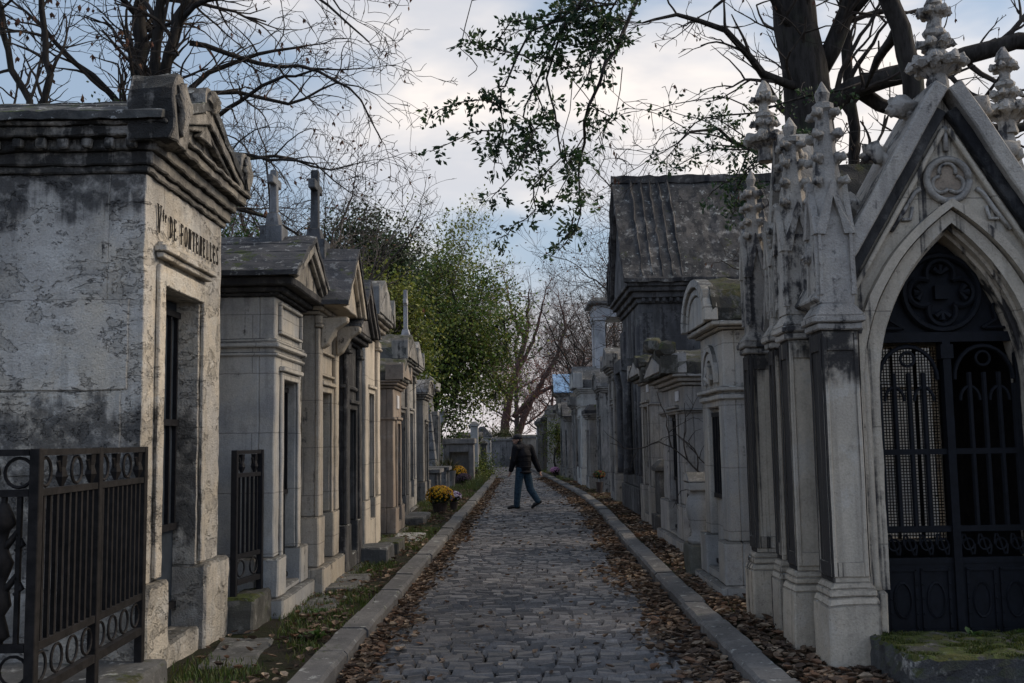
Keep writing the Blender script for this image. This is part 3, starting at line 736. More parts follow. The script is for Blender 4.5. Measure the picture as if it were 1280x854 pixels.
def box_tomb():
    T = thing('box_tomb', 'waist-high grey box tomb with open dark niche and thick top slab', 'tomb', (-2.08, 38.6, VZ)); st = stone('grey_cap_stone', (.33, .31, .28), (.25, .24, .23), .3, seed=18)
    m = MB(); m.box(-.56, -.36, -.5, .5, -.1, 1.42); m.box(.36, .56, -.5, .5, -.1, 1.42); m.box(-.36, .36, -.2, .5, -.1, 1.42); m.box(-.36, .36, -.5, -.2, 1.12, 1.42); m.build('wall', st, T, bev=.012, rough=.008)
    m = MB(); m.box(-.63, .63, -.58, .58, 1.42, 1.64); m.build('top_slab', st, T, bev=.03, rough=.012)
box_tomb()
def stele(name, label, x, y, w, d, h, st, cat='gravestone', capk='gable', group=None):
    T = thing(name, label, cat, (x, y, VZ), group); m = MB()
    m.box(-w / 2, w / 2, -d / 2, d / 2, .3, h); m.build('shaft', st, T, bev=.015, rough=.008)
    m = MB(); m.box(-w / 2 - .07, w / 2 + .07, -d / 2 - .07, d / 2 + .07, -.1, .3); m.build('plinth', st, T, bev=.015, rough=.008)
    m = MB()
    m.box(-w / 2 - .05, w / 2 + .05, -d / 2 - .05, d / 2 + .05, h, h + .08)
    if capk == 'gable': m.prism([(-w / 2 - .04, h + .08), (w / 2 + .04, h + .08), (0, h + .08 + w * .45)], 'y', -d / 2 - .04, d / 2 + .04)
    elif capk == 'hip': m.frustum(-w / 2 - .04, w / 2 + .04, -d / 2 - .04, d / 2 + .04, h + .08, h + .08 + w * .4, min(w, d) * .4)
    m.build('cap', st, T, bev=.012, rough=.008)
    return T
SP = stone('pale_tomb_stone', (.50, .49, .46), (.40, .40, .39), .2, seed=19)
SG = stone('mid_grey_tomb_stone', (.30, .29, .275), (.22, .22, .215), .4, seed=20)
stele('stone_pillar', 'thin pale stone pillar standing beyond the box tomb', -1.66, 42.7, .32, .4, 2.15, SP, 'pillar', 'hip')
stele('stone_pillar', 'slim upright stone post under the overhanging green tree', -3.05, 34.6, .10, .12, 2.6, SP, 'pillar', 'flat')
stele('gravestone', 'dark shrouded-looking headstone beside the left kerb at the lane end', -1.42, 47.5, .30, .3, 1.35, SG, capk='hip')
tomb('small far tomb with hipped grey roof at the left end of the lane', 1, -1.35, 58.6, 60.2, 1.1, SP, RS3, zpl=.4, zw=1.75, door=(.3, .7, .3, 1.4), roof=('hip', .62, .12), rec=.12, cornice=((.05, .05), (.05, .1)))
tomb('little arched grey tomb close by the far left kerb', 1, -1.72, 50.6, 52.0, 1.2, SG, RS3, zpl=.4, zw=1.6, door=(.3, .7, .3, 1.3), roof=('barrel', .3, .12), rec=.12)
tomb('pale tomb hidden under the green tree on the left', 1, -3.2, 43.5, 45.2, 1.4, SP, R8, zpl=.4, zw=2.3, door=(.3, .7, .3, 1.8), roof=('block', .5, .15), rec=.12)

# end wall across the lane
def wall_run(label, x0, x1, y, h, st, cap, hedge=False):
    T = thing('boundary_wall', label, 'wall', ((x0 + x1) / 2, y, 0)); L = (x1 - x0) / 2; m = MB()
    m.box(-L, L, -.15, .15, -.1, h); m.build('masonry', st, T, rough=.012, cut=.4)
    m = MB(); m.box(-L, L, -.21, .21, h, h + .12); m.prism([(-.2, h + .12), (.2, h + .12), (0, h + .22)], 'x', -L, L); m.build('coping', cap, T, rough=.012, cut=.4)
SW1 = stone('dark_wall_stone', (.22, .215, .21), (.15, .15, .15), .5, seed=21, joint=(.4, .8)); SW2 = stone('beige_wall_stone', (.42, .37, .31), (.36, .32, .28), .15, seed=22, joint=(.4, .8))
wall_run('grey streaked wall closing the lane, left part under the hedge', -12, .28, 63.2, 1.62, SW1, SG)
wall_run('lighter beige wall closing the lane, right part', .30, 14, 64.6, 1.75, SW2, SG)

# ------------------------------------------------------------------ right row
S_R2 = stone('blotched_limestone', (.49, .45, .38), (.39, .39, .375), .14, grime=.6, seed=23, joint=(.62, 1.5), bump=.4, pale=.35)
R_R2 = stone('mossy_vault_stone', (.06, .056, .046), (.04, .04, .034), .4, seed=24, top=.15, moss=.62)
TR2, zc = tomb('pale round-vaulted tomb with mossy barrel roof beside the gothic chapel', -1, 2.10, 9.95, 11.12, 2.7, S_R2, R_R2, zpl=.62, zw=2.72, door=(.24, .76, .30, 1.95), pl=.06, base=.2, bands=((2.02, .06, .03), (2.10, .05, .05)),
     cornice=((.03, .05), (.05, .12)), roof=('barrel', .50, .17), rec=.12, doorm=S_R2, frame=False)
m = MB(); n = 12
for r0, r1, x1 in ((.36, .30, .045), (.28, .22, .03)):
    for k in range(n):
        t0, t1 = math.pi * k / n, math.pi * (k + 1) / n
        m.prism([(r0 * math.cos(t0), 2.10 + 1.15 * r0 * math.sin(t0)), (r0 * math.cos(t1), 2.10 + 1.15 * r0 * math.sin(t1)), (r1 * math.cos(t1), 2.10 + 1.15 * r1 * math.sin(t1)), (r1 * math.cos(t0), 2.10 + 1.15 * r1 * math.sin(t0))], 'x', -.002, -x1)
for k in range(5):
    m.tube([(-.02, 0, 2.10), (-.03, .16 * math.cos(math.pi * (k + .5) / 5), 2.10 + .22 * math.sin(math.pi * (k + .5) / 5))], [.015, .035], 6)
m.build('arched_relief', S_R2, TR2, fix=True)

def urn_stele():
    T = thing('funerary_urn', 'squat baluster-shaped stone urn with gabled cap on a mossy block', 'urn', (2.12, 11.46, VZ)); 
    m = MB(); m.box(-.19, .19, -.19, .19, -.1, .36); m.build('pedestal', stone('mossy_pedestal', (.20, .20, .18), (.14, .15, .12), .3, seed=25, moss=.3), T, bev=.02, rough=.01)
    m = MB(); m.lathe([(.17, .36), (.17, .41), (.125, .45), (.13, .52), (.165, .64), (.178, .76), (.16, .86), (.12, .92), (.13, .95)], 0, 0, 20); m.build('body', S_R2, T, smooth=True, rough=.005)
    m = MB(); m.box(-.17, .17, -.17, .17, .95, 1.05); m.prism([(-.18, 1.05), (.18, 1.05), (0, 1.16)], 'x', -.18, .18); m.build('cap', S_R2, T, bev=.012, rough=.006)
urn_stele()

S_R3 = stone('brown_grey_limestone', (.42, .385, .335), (.34, .33, .315), .22, grime=.8, seed=26, joint=(.6, 1.5), bump=.4)
R_R3 = stone('deep_moss_roof', (.08, .075, .062), (.05, .05, .042), .4, seed=27, top=.15, moss=.7)
TR3, zc = tomb('brown-grey tomb with thick mossy roof, carved front corners and white plaques', -1, 2.34, 13.7, 15.75, 1.9, S_R3, R_R3, zpl=.72, zw=2.36, door=(.27, .66, .30, 1.98), pl=.06, bands=((1.98, .03, .03), (2.01, .03, .06)),
     cornice=((.05, .05), (.06, .11), (.05, .18)), roof=('block', .42, .26), rec=.12, plaque=(-.66, -.38, 2.06, 2.2), base=.25)
for y in (-1.1, 1.1):
    m = MB(); m.box(-.10, -.32, y - .12, y + .12, 2.42, 2.66); m.ball((-.24, y, 2.74), .15, 2, (1, 1, .9), .3); m.build('acroterion', R_R3, TR3, rough=.015, cut=.06)
m = MB(); m.ball((-.26, 0, 2.90), .16, 2, (1, 1.2, .8), .3); m.build('acroterion', R_R3, TR3, rough=.015, cut=.06)
# bare creeper on its flank
def creeper():
    rng = random.Random(31); m = MB()
    def go(p, a, r, L, lv):
        pts = [p]; n = max(3, int(L / .09))
        for k in range(n):
            a += rng.gauss(0, .25); p = (p[0] + math.cos(a) * L / n, p[1] + rng.uniform(-.004, .004), p[2] + math.sin(a) * L / n); pts.append(p)
            if lv < 3 and rng.random() < .42: go(p, a + rng.choice((-1, 1)) * rng.uniform(.4, 1.1), r * .6, L * rng.uniform(.35, .6), lv + 1)
        m.tube(pts, [r * (1 - .6 * i / n) for i in range(n + 1)], 4, None)
    go((0, 0, 0), 1.9, .018, 1.5, 0); go((.02, 0, 0), 1.2, .014, 1.0, 1)
    tag(m.build('creeper', M_TWIG, loc=(2.96, 13.62, .55)), 'leafless dark creeper climbing the flank of the brown-grey tomb', 'creeper')
creeper()
stele('small_pedestal_tomb', 'low black tomb with moss cushion between two right-hand tombs', 2.50, 16.75, .26, .5, 1.0, S4, 'tomb', 'hip')
S_R3n = stone('buff_limestone', (.40, .36, .30), (.33, .31, .28), .22, seed=28, joint=(.6, 1.4))
tomb('narrow buff tomb with mossy scrolled top in front of the dark chapel', -1, 2.42, 17.5, 18.95, 1.7, S_R3n, R_R3, zpl=.8, zw=2.62, door=(.28, .72, .3, 2.2), bands=((2.22, .04, .03),), cornice=((.05, .05), (.05, .12)), roof=('block', .42, .2), rec=.12, plaque=(-.45, -.2, 2.36, 2.5))

# tall dark chapel
def dark_chapel():
    st = stone('blackened_chapel_stone', (.15, .15, .15), (.095, .095, .10), .55, seed=29, joint=(.45, 1.1), bump=.5)
    rf = stone('streaked_dark_roof', (.125, .115, .105), (.075, .072, .07), .62, seed=30, top=.3, moss=.12, bump=.9, sootc=(.028, .028, .03), stretch=(5., .22), smix=.8, pale=.55)
    x, y0, y1 = 2.56, 20.0, 23.0; T = thing('dark_chapel', 'tall blackened stone chapel with very steep streaked roof', 'chapel', (x, 21.5, VZ))
    s = -1; dep = 3.4; a, b = -1.5, 1.5; zw = 4.25
    w = MB(); w.box(0, dep, a, b, .8, zw)
    for yq in (a - .03, a + .55, b - .55, b - .25): w.box(-.06, .12, yq, yq + .28, .8, zw - .3)
    for xq in (.0, 1.25, 2.95): w.box(xq + .002, xq + .3, a - .08, a + .05, .8, zw - .2)
    w.build('wall', st, T, bev=.015, rough=.01, cut=.2)
    w = MB(); w.box(-.1, dep + .05, a - .12, b + .1, -.1, .55); w.box(-.06, dep + .03, a - .09, b + .06, .55, .8); w.build('plinth', st, T, bev=.02, rough=.01, cut=.2)
    w = MB(); zc = ring(w, s, dep, a, b, zw, ((.1, .05), (.12, .12), (.10, .2), (.08, .26)))
    for k in range(24): w.box(.05 + k * .14, .12 + k * .14, a - .115, a - .06, zw + .02, zw + .1)
    w.build('cornice', st, T, bev=.012, rough=.008, cut=.2)
    # big blind arch on the flank
    w = MB(); n = 16; cx = 2.1
    for r0, r1, pr in ((.92, .80, .10), (.78, .70, .06)):
        for k in range(n):
            t0, t1 = math.pi * k / n, math.pi * (k + 1) / n
            w.prism([(cx + r0 * math.cos(t0), 3.1 + r0 * math.sin(t0)), (cx + r0 * math.cos(t1), 3.1 + r0 * math.sin(t1)), (cx + r1 * math.cos(t1), 3.1 + r1 * math.sin(t1)), (cx + r1 * math.cos(t0), 3.1 + r1 * math.sin(t0))], 'y', a - pr, a + .01)
    for k in range(26):
        t = math.pi * (k + .5) / 26; w.ball((cx + .86 * math.cos(t), a - .11, 3.1 + .86 * math.sin(t)), .035, 1)
    w.build('blind_arch', st, T, fix=True)
    for xq in (1.85, 2.2):
        w = MB(); w.prism([(xq, 3.0), (xq + .2, 3.0), (xq + .2, 3.45), (xq + .1, 3.6), (xq, 3.45)], 'y', a - .02, a + .01)
        w.build('window', M_DARKDOOR, T, fix=True)
    mr, mp = MB(), MB(); gable(mr, mp, s, dep, .3, a - .26, b + .26, zc, zc + 2.42, t=.12, ov=.04, rec=.12)
    for k in range(5):       # standing ribs of the roof covering, on the camera side and on the far side
        for sg in (-1, 1):
            xk = .02 + k * .20; hw = 1.76; e = (sg * hw, zc + .10); p = (sg * .06, zc + 2.5)
            mr.solid([(xk, e[0], e[1] - .05), (xk + .10, e[0], e[1] - .05), (xk + .05, e[0] + sg * .05, e[1] + .03), (xk, p[0], p[1] - .05), (xk + .10, p[0], p[1] - .05), (xk + .05, p[0] + sg * .05, p[1] + .03)],
                     [(0, 1, 2), (5, 4, 3), (0, 2, 5, 3), (2, 1, 4, 5), (1, 0, 3, 4)])
            xk2 = 2.3 + k * .22
            if k < 3: mr.solid([(xk2, e[0], e[1] - .05), (xk2 + .12, e[0], e[1] - .05), (xk2 + .06, e[0] + sg * .05, e[1] + .03), (xk2, p[0], p[1] - .05), (xk2 + .12, p[0], p[1] - .05), (xk2 + .06, p[0] + sg * .05, p[1] + .03)],
                     [(0, 1, 2), (5, 4, 3), (0, 2, 5, 3), (2, 1, 4, 5), (1, 0, 3, 4)])
    mr.box(-.34, dep + .05, -.12, .12, zc + 2.44, zc + 2.60)
    mr.build('roof', rf, T, fix=True, rough=.03, rsc=4., cut=.14); mp.build('pediment', st, T, fix=True, bev=.01, rough=.006)
    w = MB(); w.box(-.02, -.005, -.45, .45, .8, 3.0); D = w.build('door', M_DARKDOOR, T)
    for yq in (-.62, .62):
        w = MB(); w.lathe([(.12, .8), (.10, .95), (.09, 2.6), (.13, 2.85), (.14, 2.95)], -.18, yq, 12); w.build('column', st, T, smooth=True)
    w = MB(); w.box(-.30, -.005, -.8, .8, 2.95, 3.2); w.build('portal', st, T, rough=.005)
    return T
dark_chapel()

# open pillared monument, only its top shows above the row
def aedicule():
    T = thing('pillared_monument', 'tall pale open monument with flat roof carried on square pillars', 'monument', (3.45, 34.6, VZ)); st = stone('bluish_white_stone', (.56, .57, .58), (.46, .48, .50), .12, seed=32, pale=.4)
    m = MB(); m.box(-.6, 1.2, -.8, .8, -.1, 4.0); m.build('base', st, T, bev=.02, rough=.01, cut=.25)
    for x in (-.44, 1.04):
        for y in (-.6, .6):
            m = MB(); m.box(x - .17, x + .17, y - .17, y + .17, 4.0, 5.55); m.box(x - .21, x + .21, y - .21, y + .21, 5.552, 5.66); m.build('pillar', st, T, bev=.012)
    m = MB(); m.box(-.66, 1.26, -.82, .82, 5.662, 6.1); m.build('entablature', st, T, bev=.012, rough=.008, cut=.2)
    m = MB(); m.box(-.84, 1.44, -1.0, 1.0, 6.102, 6.2); m.frustum(-.8, 1.4, -.96, .96, 6.2, 6.34, .12); m.build('roof', SG, T, bev=.012)
aedicule()
SRa = stone('grey_beige_limestone', (.36, .335, .29), (.28, .27, .26), .35, seed=33, joint=(.55, 1.3)); SRb = stone('dull_grey_limestone', (.29, .28, .265), (.22, .22, .21), .45, seed=34)
SRw = stone('whitish_limestone', (.55, .54, .50), (.46, .46, .44), .12, seed=35); RR = stone('grey_pediment_roof', (.22, .22, .215), (.15, .15, .15), .35, seed=36, top=.5)
tomb('grey-beige tomb with curved stone pediment just beyond the dark chapel', -1, 2.50, 24.4, 25.7, 1.5, SRa, RR, zpl=.8, zw=3.2, door=(.28, .72, .35, 2.4), roof=('block', .55, .2), rec=.12, pil=True, bands=((2.6, .05, .03),))
tomb('grey tomb with white downpipe-like pilaster and scrolled pediment', -1, 2.56, 28.6, 30.2, 1.5, SRb, RR, zpl=.7, zw=2.95, door=(.28, .72, .35, 2.2), roof=('barrel', .45, .16), rec=.12, pil=True)
tomb('low brownish tomb with dark flat capping in front of the whitish tomb', -1, 2.32, 30.7, 31.9, 1.3, SRa, RS3, zpl=.5, zw=2.25, door=(.28, .72, .3, 1.8), roof=('flat', .28, .14), rec=.12)
tomb('whitish tomb with carved emblem and steep grey pediment', -1, 2.24, 33.0, 34.9, 1.6, SRw, RR, zpl=.7, zw=3.15, door=(.28, .72, .35, 2.3), roof=('block', .78, .22), rec=.12, bands=((2.7, .05, .04),), panel=(2.78, 3.08))
tomb('sooty grey tomb with jagged dark top beyond the whitish tomb', -1, 2.28, 36.4, 38.2, 1.5, SRb, S4, zpl=.6, zw=2.7, door=(.28, .72, .3, 2.1), roof=('block', .5, .18), rec=.12, pil=True)
tomb('slim dark grey tomb with pointed gable before the blue-roofed tomb', -1, 2.12, 39.6, 41.2, 1.4, SRb, RS3, zpl=.5, zw=2.35, door=(.28, .72, .3, 1.9), roof=('gable', .55, .16), rec=.12)
tomb('tall far tomb with blue glazed roof', -1, 2.02, 45.0, 47.2, 1.9, SRa, M_GLASSB, zpl=.6, zw=3.55, door=(.28, .72, .3, 2.3), roof=('gable', .85, .16), rec=.12)
tomb('pale narrow tomb between the blue-roofed tomb and the lane end', -1, 1.72, 49.2, 50.8, 1.4, SP, RR, zpl=.5, zw=2.75, door=(.28, .72, .3, 2.0), roof=('flat', .4, .14), rec=.12)
tomb('last grey tomb on the right with large white panel', -1, 1.28, 54.0, 55.8, 1.5, SG, RR, zpl=.5, zw=2.35, door=(.28, .72, .3, 1.8), roof=('flat', .3, .12), rec=.12, plaque=(-.6, .6, 1.55, 2.1))
tomb('dark tomb with flat top tucked behind the last right-hand tombs', -1, 1.55, 51.7, 53.2, 1.4, S4, RS3, zpl=.5, zw=2.5, door=(.28, .72, .3, 1.8), roof=('flat', .3, .12), rec=.12)
tomb('mid-grey tomb with rounded top half hidden by a climbing plant', -1, 2.06, 42.3, 43.9, 1.4, SRb, RR, zpl=.5, zw=2.6, door=(.28, .72, .3, 2.0), roof=('barrel', .4, .14), rec=.12)

# ------------------------------------------------------------------ gothic chapel on the right
def gothic():
    st = stone('gothic_limestone', (.55, .48, .375), (.45, .395, .315), .40, grime=.35, seed=40, bump=.5, pits=.3, top=.6, sootc=(.022, .022, .026), joint=(.8, 2.6), stretch=(7, .14), smix=.85)
    stc = stone('gothic_carved_limestone', (.49, .45, .385), (.38, .355, .32), .46, grime=.5, seed=41, bump=.9, pits=.4, top=.5, sootc=(.03, .03, .034), stretch=(6, .3))
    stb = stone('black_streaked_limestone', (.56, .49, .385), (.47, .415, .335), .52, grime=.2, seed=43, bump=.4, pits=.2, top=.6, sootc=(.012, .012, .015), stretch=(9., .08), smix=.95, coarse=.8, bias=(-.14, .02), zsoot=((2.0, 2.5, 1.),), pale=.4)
    X0, X1, Y0, Y1 = 2.30, 3.90, 6.95, 8.85; cx = (X0 + X1) / 2
    T = thing('gothic_chapel', 'ornate gothic stone chapel with crocketed gable, pinnacles and iron gate', 'chapel', (cx, Y0, VZ))
    # local: x from -.8..+.8, y from 0 (front) to 1.9
    hw = .80; D = Y1 - Y0; hwd = .565; zs = 1.85; za = 3.02      # door half width, spring and apex of its arch (local z)
    zw = 2.45; zg = 3.97                                         # wall top and gable apex
    def arch(h, zsp, zap, n=14, x0=0.):
        """pointed arch from left spring over apex to right spring"""
        H_ = zap - zsp; r = (h * h + H_ * H_) / (2 * h); L = []
        am = math.atan2(H_, r - h) if r > h else math.pi / 2
        for k in range(n + 1):
            a = am * k / n; L.append((x0 + (r - h) - r * math.cos(a), zsp + r * math.sin(a)))
        Rr = [(2 * x0 - p[0], p[1]) for p in reversed(L[:-1])]
        return L + Rr
    inner = arch(hwd, zs, za)
    w = MB()
    # front wall: two jambs, and the gable above cut by the arch (quads between arch and outline)
    w.box(-hw, -hwd, 0, .35, .5, zs); w.box(hwd, hw, 0, .35, .5, zs)
    n = len(inner); half = n // 2
    gy = lambda x: zw + (zg - zw) * (1 - abs(x) / (hw + .12))
    for k in range(n - 1):
        p, q = inner[k], inner[k + 1]
        t0, t1 = k / (n - 1), (k + 1) / (n - 1)
        def outer(t):
            if t < .22: f = t / .22; return (-hw, zs + (zw + .2 - zs) * f)
            if t > .78: f = (1 - t) / .22; return (hw, zs + (zw + .2 - zs) * f)
            f = (t - .22) / .56; x = -hw + 2 * hw * f; return (x, gy(x) - .04 if abs(x) < hw else zw + .2)
        o0, o1 = outer(t0), outer(t1)
        w.solid([(p[0], 0, p[1]), (q[0], 0, q[1]), (o1[0], 0, o1[1]), (o0[0], 0, o0[1]), (p[0], .35, p[1]), (q[0], .35, q[1]), (o1[0], .35, o1[1]), (o0[0], .35, o0[1])],
                [(0, 1, 2, 3), (7, 6, 5, 4), (0, 4, 5, 1), (3, 2, 6, 7)])
    # side and back walls; the back one is open for a latticed window
    # road side wall with a pointed opening
    sa = arch(.20, 1.55, 2.35, 8, D / 2)
    w.box(-hw, -hw + .22, .352, D / 2 - .20, .5, zw); w.box(-hw, -hw + .22, D / 2 + .20, D - .25, .5, zw); w.box(-hw, -hw + .22, D / 2 - .2, D / 2 + .2, .5, .75)
    for k in range(len(sa) - 1):
        p, q = sa[k], sa[k + 1]
        w.solid([(-hw, p[0], p[1]), (-hw, q[0], q[1]), (-hw, q[0], zw), (-hw, p[0], zw), (-hw + .22, p[0], p[1]), (-hw + .22, q[0], q[1]), (-hw + .22, q[0], zw), (-hw + .22, p[0], zw)], [(0, 1, 2, 3), (7, 6, 5, 4), (0, 4, 5, 1), (2, 6, 7, 3)])
    w.box(hw - .22, hw, .352, D - .25, .5, zw)
    for (xa, xb, z0, z1) in ((-hw, .06, .5, zw), (.60, hw, .5, zw), (.06, .60, .5, .65), (.06, .60, 2.30, zw)): w.box(xa, xb, D - .25, D, z0, z1)
    w.build('wall', st, T, fix=True, rough=.006, rsc=4, cut=.12)
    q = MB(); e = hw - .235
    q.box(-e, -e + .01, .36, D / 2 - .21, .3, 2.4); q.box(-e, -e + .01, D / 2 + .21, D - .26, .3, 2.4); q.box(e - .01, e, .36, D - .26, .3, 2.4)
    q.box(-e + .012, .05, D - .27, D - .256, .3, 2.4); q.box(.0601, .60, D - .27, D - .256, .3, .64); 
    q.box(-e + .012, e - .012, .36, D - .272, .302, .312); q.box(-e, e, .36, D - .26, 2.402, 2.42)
    q.build('interior_shade_sheets', plain('painted_interior_shade', (.016, .015, .015), .95, 0, .1), T)  # near-black sheets added inside; the interior's shade is put into their colour
    p = MB()
    p.box(-hw - .10, -hwd - .03, -.08, D + .06, -.1, .5); p.box(hwd + .03, hw + .10, -.08, D + .06, -.1, .5); p.box(-hwd - .03, hwd + .03, .1, D + .06, -.1, .11)
    p.build('plinth', st, T, bev=.02, rough=.012, cut=.1)
    # archivolt: stepped mouldings round the doorway
    a = MB()
    def band(pr0, pr1, y0, y1):
        for k in range(len(pr0) - 1):
            A, B, C, E = pr0[k], pr0[k + 1], pr1[k + 1], pr1[k]
            a.solid([(A[0], y0, A[1]), (B[0], y0, B[1]), (C[0], y0, C[1]), (E[0], y0, E[1]), (A[0], y1, A[1]), (B[0], y1, B[1]), (C[0], y1, C[1]), (E[0], y1, E[1])],
                    [(0, 1, 2, 3), (7, 6, 5, 4), (0, 4, 5, 1), (2, 6, 7, 3), (1, 5, 6, 2), (3, 7, 4, 0)])
    b0 = arch(hwd - .002, zs, za); b1 = arch(hwd + .10, zs, za + .09); b2 = arch(hwd + .12, zs, za + .105); b3 = arch(hwd + .19, zs, za + .165)
    bi = arch(hwd - .05, zs, za - .06)
    ext = lambda L: [(L[0][0], .5)] + L + [(L[-1][0], .5)]
    band(ext(b0), ext(b1), -.035, .001); band(ext(b2), ext(b3), -.075, .001); band(ext(bi), ext(b0), .10, .30)
    band(ext(arch(hwd - .025, zs, za - .03)), ext(b0), .035, .099)
    a.build('archivolt', st, T, fix=True, rough=.004, cut=.1)
    # gable coping with crockets
    def coping(mk, P0, P1, y0, y1, th, axis='y'):
        d = Vector((P1[0] - P0[0], P1[1] - P0[1])).normalized(); nr = Vector((-d.y, d.x)) * th
        if nr.y < 0: nr = -nr
        mk.prism([P0, P1, (P1[0] + nr.x, P1[1] + nr.y), (P0[0] + nr.x, P0[1] + nr.y)], axis, y0, y1)
    g = MB()
    for sg in (-1, 1):
        e, t = (sg * (hw + .12), zw - .02), (0, zg)
        coping(g, e, t, -.13, .40, .11)
    g.build('gable_coping', stc, T, fix=True, bev=.01, rough=.006, cut=.1)
    g = MB()
    for sg in (-1, 1):
        coping(g, (sg * (hw + .02), zw + .0), (0, zg - .16), -.07, .0, .085)
    g.build('gable_moulding', stone('near_black_moulding', (.10, .095, .09), (.045, .045, .046), .55, sootc=(.014, .014, .016), seed=52, bump=.6), T, fix=True, bev=.008, rough=.006, cut=.1)  # moulding in near-black stone, darker than the coping around it
    g = MB()
    for sg in (-1, 1):
        coping(g, (sg * (hw - .07), zw + .03), (0, zg - .28), -.05, .0, .035)
    g.build('gable_moulding', st, T, fix=True, bev=.008, rough=.004, cut=.1)
    def crocket(mk, x, y, z, r, dx=0, dy=0):
        mk.ball((x + dx * r * .3, y + dy * r * .3, z + r * .15), r * .85, 2, (1, 1, .85), .6); mk.ball((x + dx * r * .9, y + dy * r * .9, z - r * .1), r * .5, 1, (1, 1, 1), .4)
        mk.tube([(x - dx * r, y - dy * r, z - r * .8), (x + dx * r * .2, y + dy * r * .2, z + r * .1), (x + dx * r * .95, y + dy * r * .95, z + r * .5), (x + dx * r * 1.15, y + dy * r * 1.15, z - r * .05), (x + dx * r * .7, y + dy * r * .7, z - r * .25)], [r * .55, r * .5, r * .42, r * .34, r * .2], 7)
    for sg in (-1, 1):
        for f in (.16, .40, .64, .86):
            c = MB(); x = sg * (hw + .12) * (1 - f) + sg * .085; z = zw + (zg - zw) * f + .085
            crocket(c, x + sg * .03, .06, z + .03, .105, sg, 0)
            c.build('crocket', stc, T, smooth=True, rough=.012, rsc=12, cut=.05)
    # trefoil roundel and tracery in the gable
    t = MB(); tz = 3.33
    t.tube([(.15 * math.cos(2 * math.pi * k / 24), -.02, tz + .15 * math.sin(2 * math.pi * k / 24)) for k in range(25)], .026, 8)
    for k in range(3):
        ang = math.pi / 2 + k * 2 * math.pi / 3; qx, qz = .062 * math.cos(ang), tz + .062 * math.sin(ang)
        t.tube([(qx + .058 * math.cos(ang + b), -.018, qz + .058 * math.sin(ang + b)) for b in [(-2.0 + 4.0 * i / 12) for i in range(13)]], .015, 6)
    for sg in (-1, 1):
        t.tube([(sg * .42, -.015, 2.97), (sg * .33, -.015, 3.10), (sg * .24, -.015, 3.24), (sg * .20, -.015, 3.27)], .018, 6)
        t.tube([(sg * .26, -.015, 3.14), (sg * .28, -.015, 3.05), (sg * .34, -.015, 3.05)], .014, 6)
    t.tube([(0, -.015, 3.54), (0, -.015, 3.72)], .02, 6)
    t.build('trefoil_tracery', stc, T, smooth=True)
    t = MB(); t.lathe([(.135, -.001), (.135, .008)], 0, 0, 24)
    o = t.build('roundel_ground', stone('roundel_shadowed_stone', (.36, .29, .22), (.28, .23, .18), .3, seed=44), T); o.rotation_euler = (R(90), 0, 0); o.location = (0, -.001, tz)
    # finials
    def finial(x, y, z, k=1., nm='finial'):
        f = MB()
        f.lathe([(.085 * k, z - .05), (.07 * k, z + .08 * k), (.055 * k, z + .18 * k), (.085 * k, z + .21 * k), (.085 * k, z + .245 * k), (.06 * k, z + .27 * k), (.055 * k, z + .36 * k), (.085 * k, z + .39 * k), (.085 * k, z + .42 * k), (.05 * k, z + .45 * k), (.045 * k, z + .60 * k), (.07 * k, z + .63 * k), (.05 * k, z + .70 * k), (.02 * k, z + .75 * k)], x, y, 8)
        for n_, zz, ro, cr in ((8, .15, .12, .075), (6, .31, .08, .05), (6, .56, .065, .05)):
            for q in range(n_):
                an = (q + .3 * n_) * 2 * math.pi / n_; dx, dy = math.cos(an), math.sin(an)
                crocket(f, x + dx * ro * k, y + dy * ro * k, z + zz * k, cr * k, dx, dy)
        f.build(nm, stc, T, rough=.013, rsc=14, cut=.035)
    finial(0, .05, zg + .08, .95); finial(-hw - .17, D / 2 + .2, 3.86, .85); finial(hw + .12, D / 2 - .05, 3.98, .9)
    # side gable over the road flank
    for sx in (-1, 1):
        g = MB(); xx = sx * (hw + .02)
        for sg in (-1, 1):
            coping(g, (D / 2 + sg * .62, zw - .02), (D / 2, 3.92), xx - .12, xx + .12, .09, 'x')
            coping(g, (D / 2 + sg * .48, zw - .02), (D / 2, 3.62), xx - .08, xx + .08, .05, 'x')
        g.prism([(D / 2 - .6, zw + .002), (D / 2 + .6, zw + .002), (D / 2, 3.88)], 'x', sx * (hw - .16), sx * (hw - .02))
        SG_ = g.build('side_gable', stc, T, fix=True, rough=.006, cut=.1)
        for f, sg in ((.2, -1), (.2, 1), (.5, -1), (.5, 1), (.8, -1), (.8, 1)):
            g = MB(); crocket(g, sx * (hw + .03), D / 2 + sg * (.62 * (1 - f) + .09), zw + (3.92 - zw) * f + .08, .075, 0, sg); g.build('crocket', stc, SG_, smooth=True, rough=.01, rsc=12, cut=.05)
    # buttresses with pinnacles
    def butt(x, y, sz, zcap, ztop, mats):
        b = MB(); h = sz / 2
        b.box(x - h - .05, x + h + .05, y - h - .05, y + h + .05, -.1, .42)
        b.frustum(x - h - .05, x + h + .05, y - h - .05, y + h + .05, .42, .47, .02)
        b.box(x - h - .03, x + h + .03, y - h - .03, y + h + .03, .472, .52); b.frustum(x - h - .028, x + h + .028, y - h - .028, y + h + .028, .522, .565, .026)
        b.build('buttress_base', st, T, bev=.01, rough=.008, cut=.1)
        b = MB(); b.box(x - h, x + h, y - h, y + h, .565, zcap - .10)
        e = .035; t_ = .012     # framed panels on all four faces
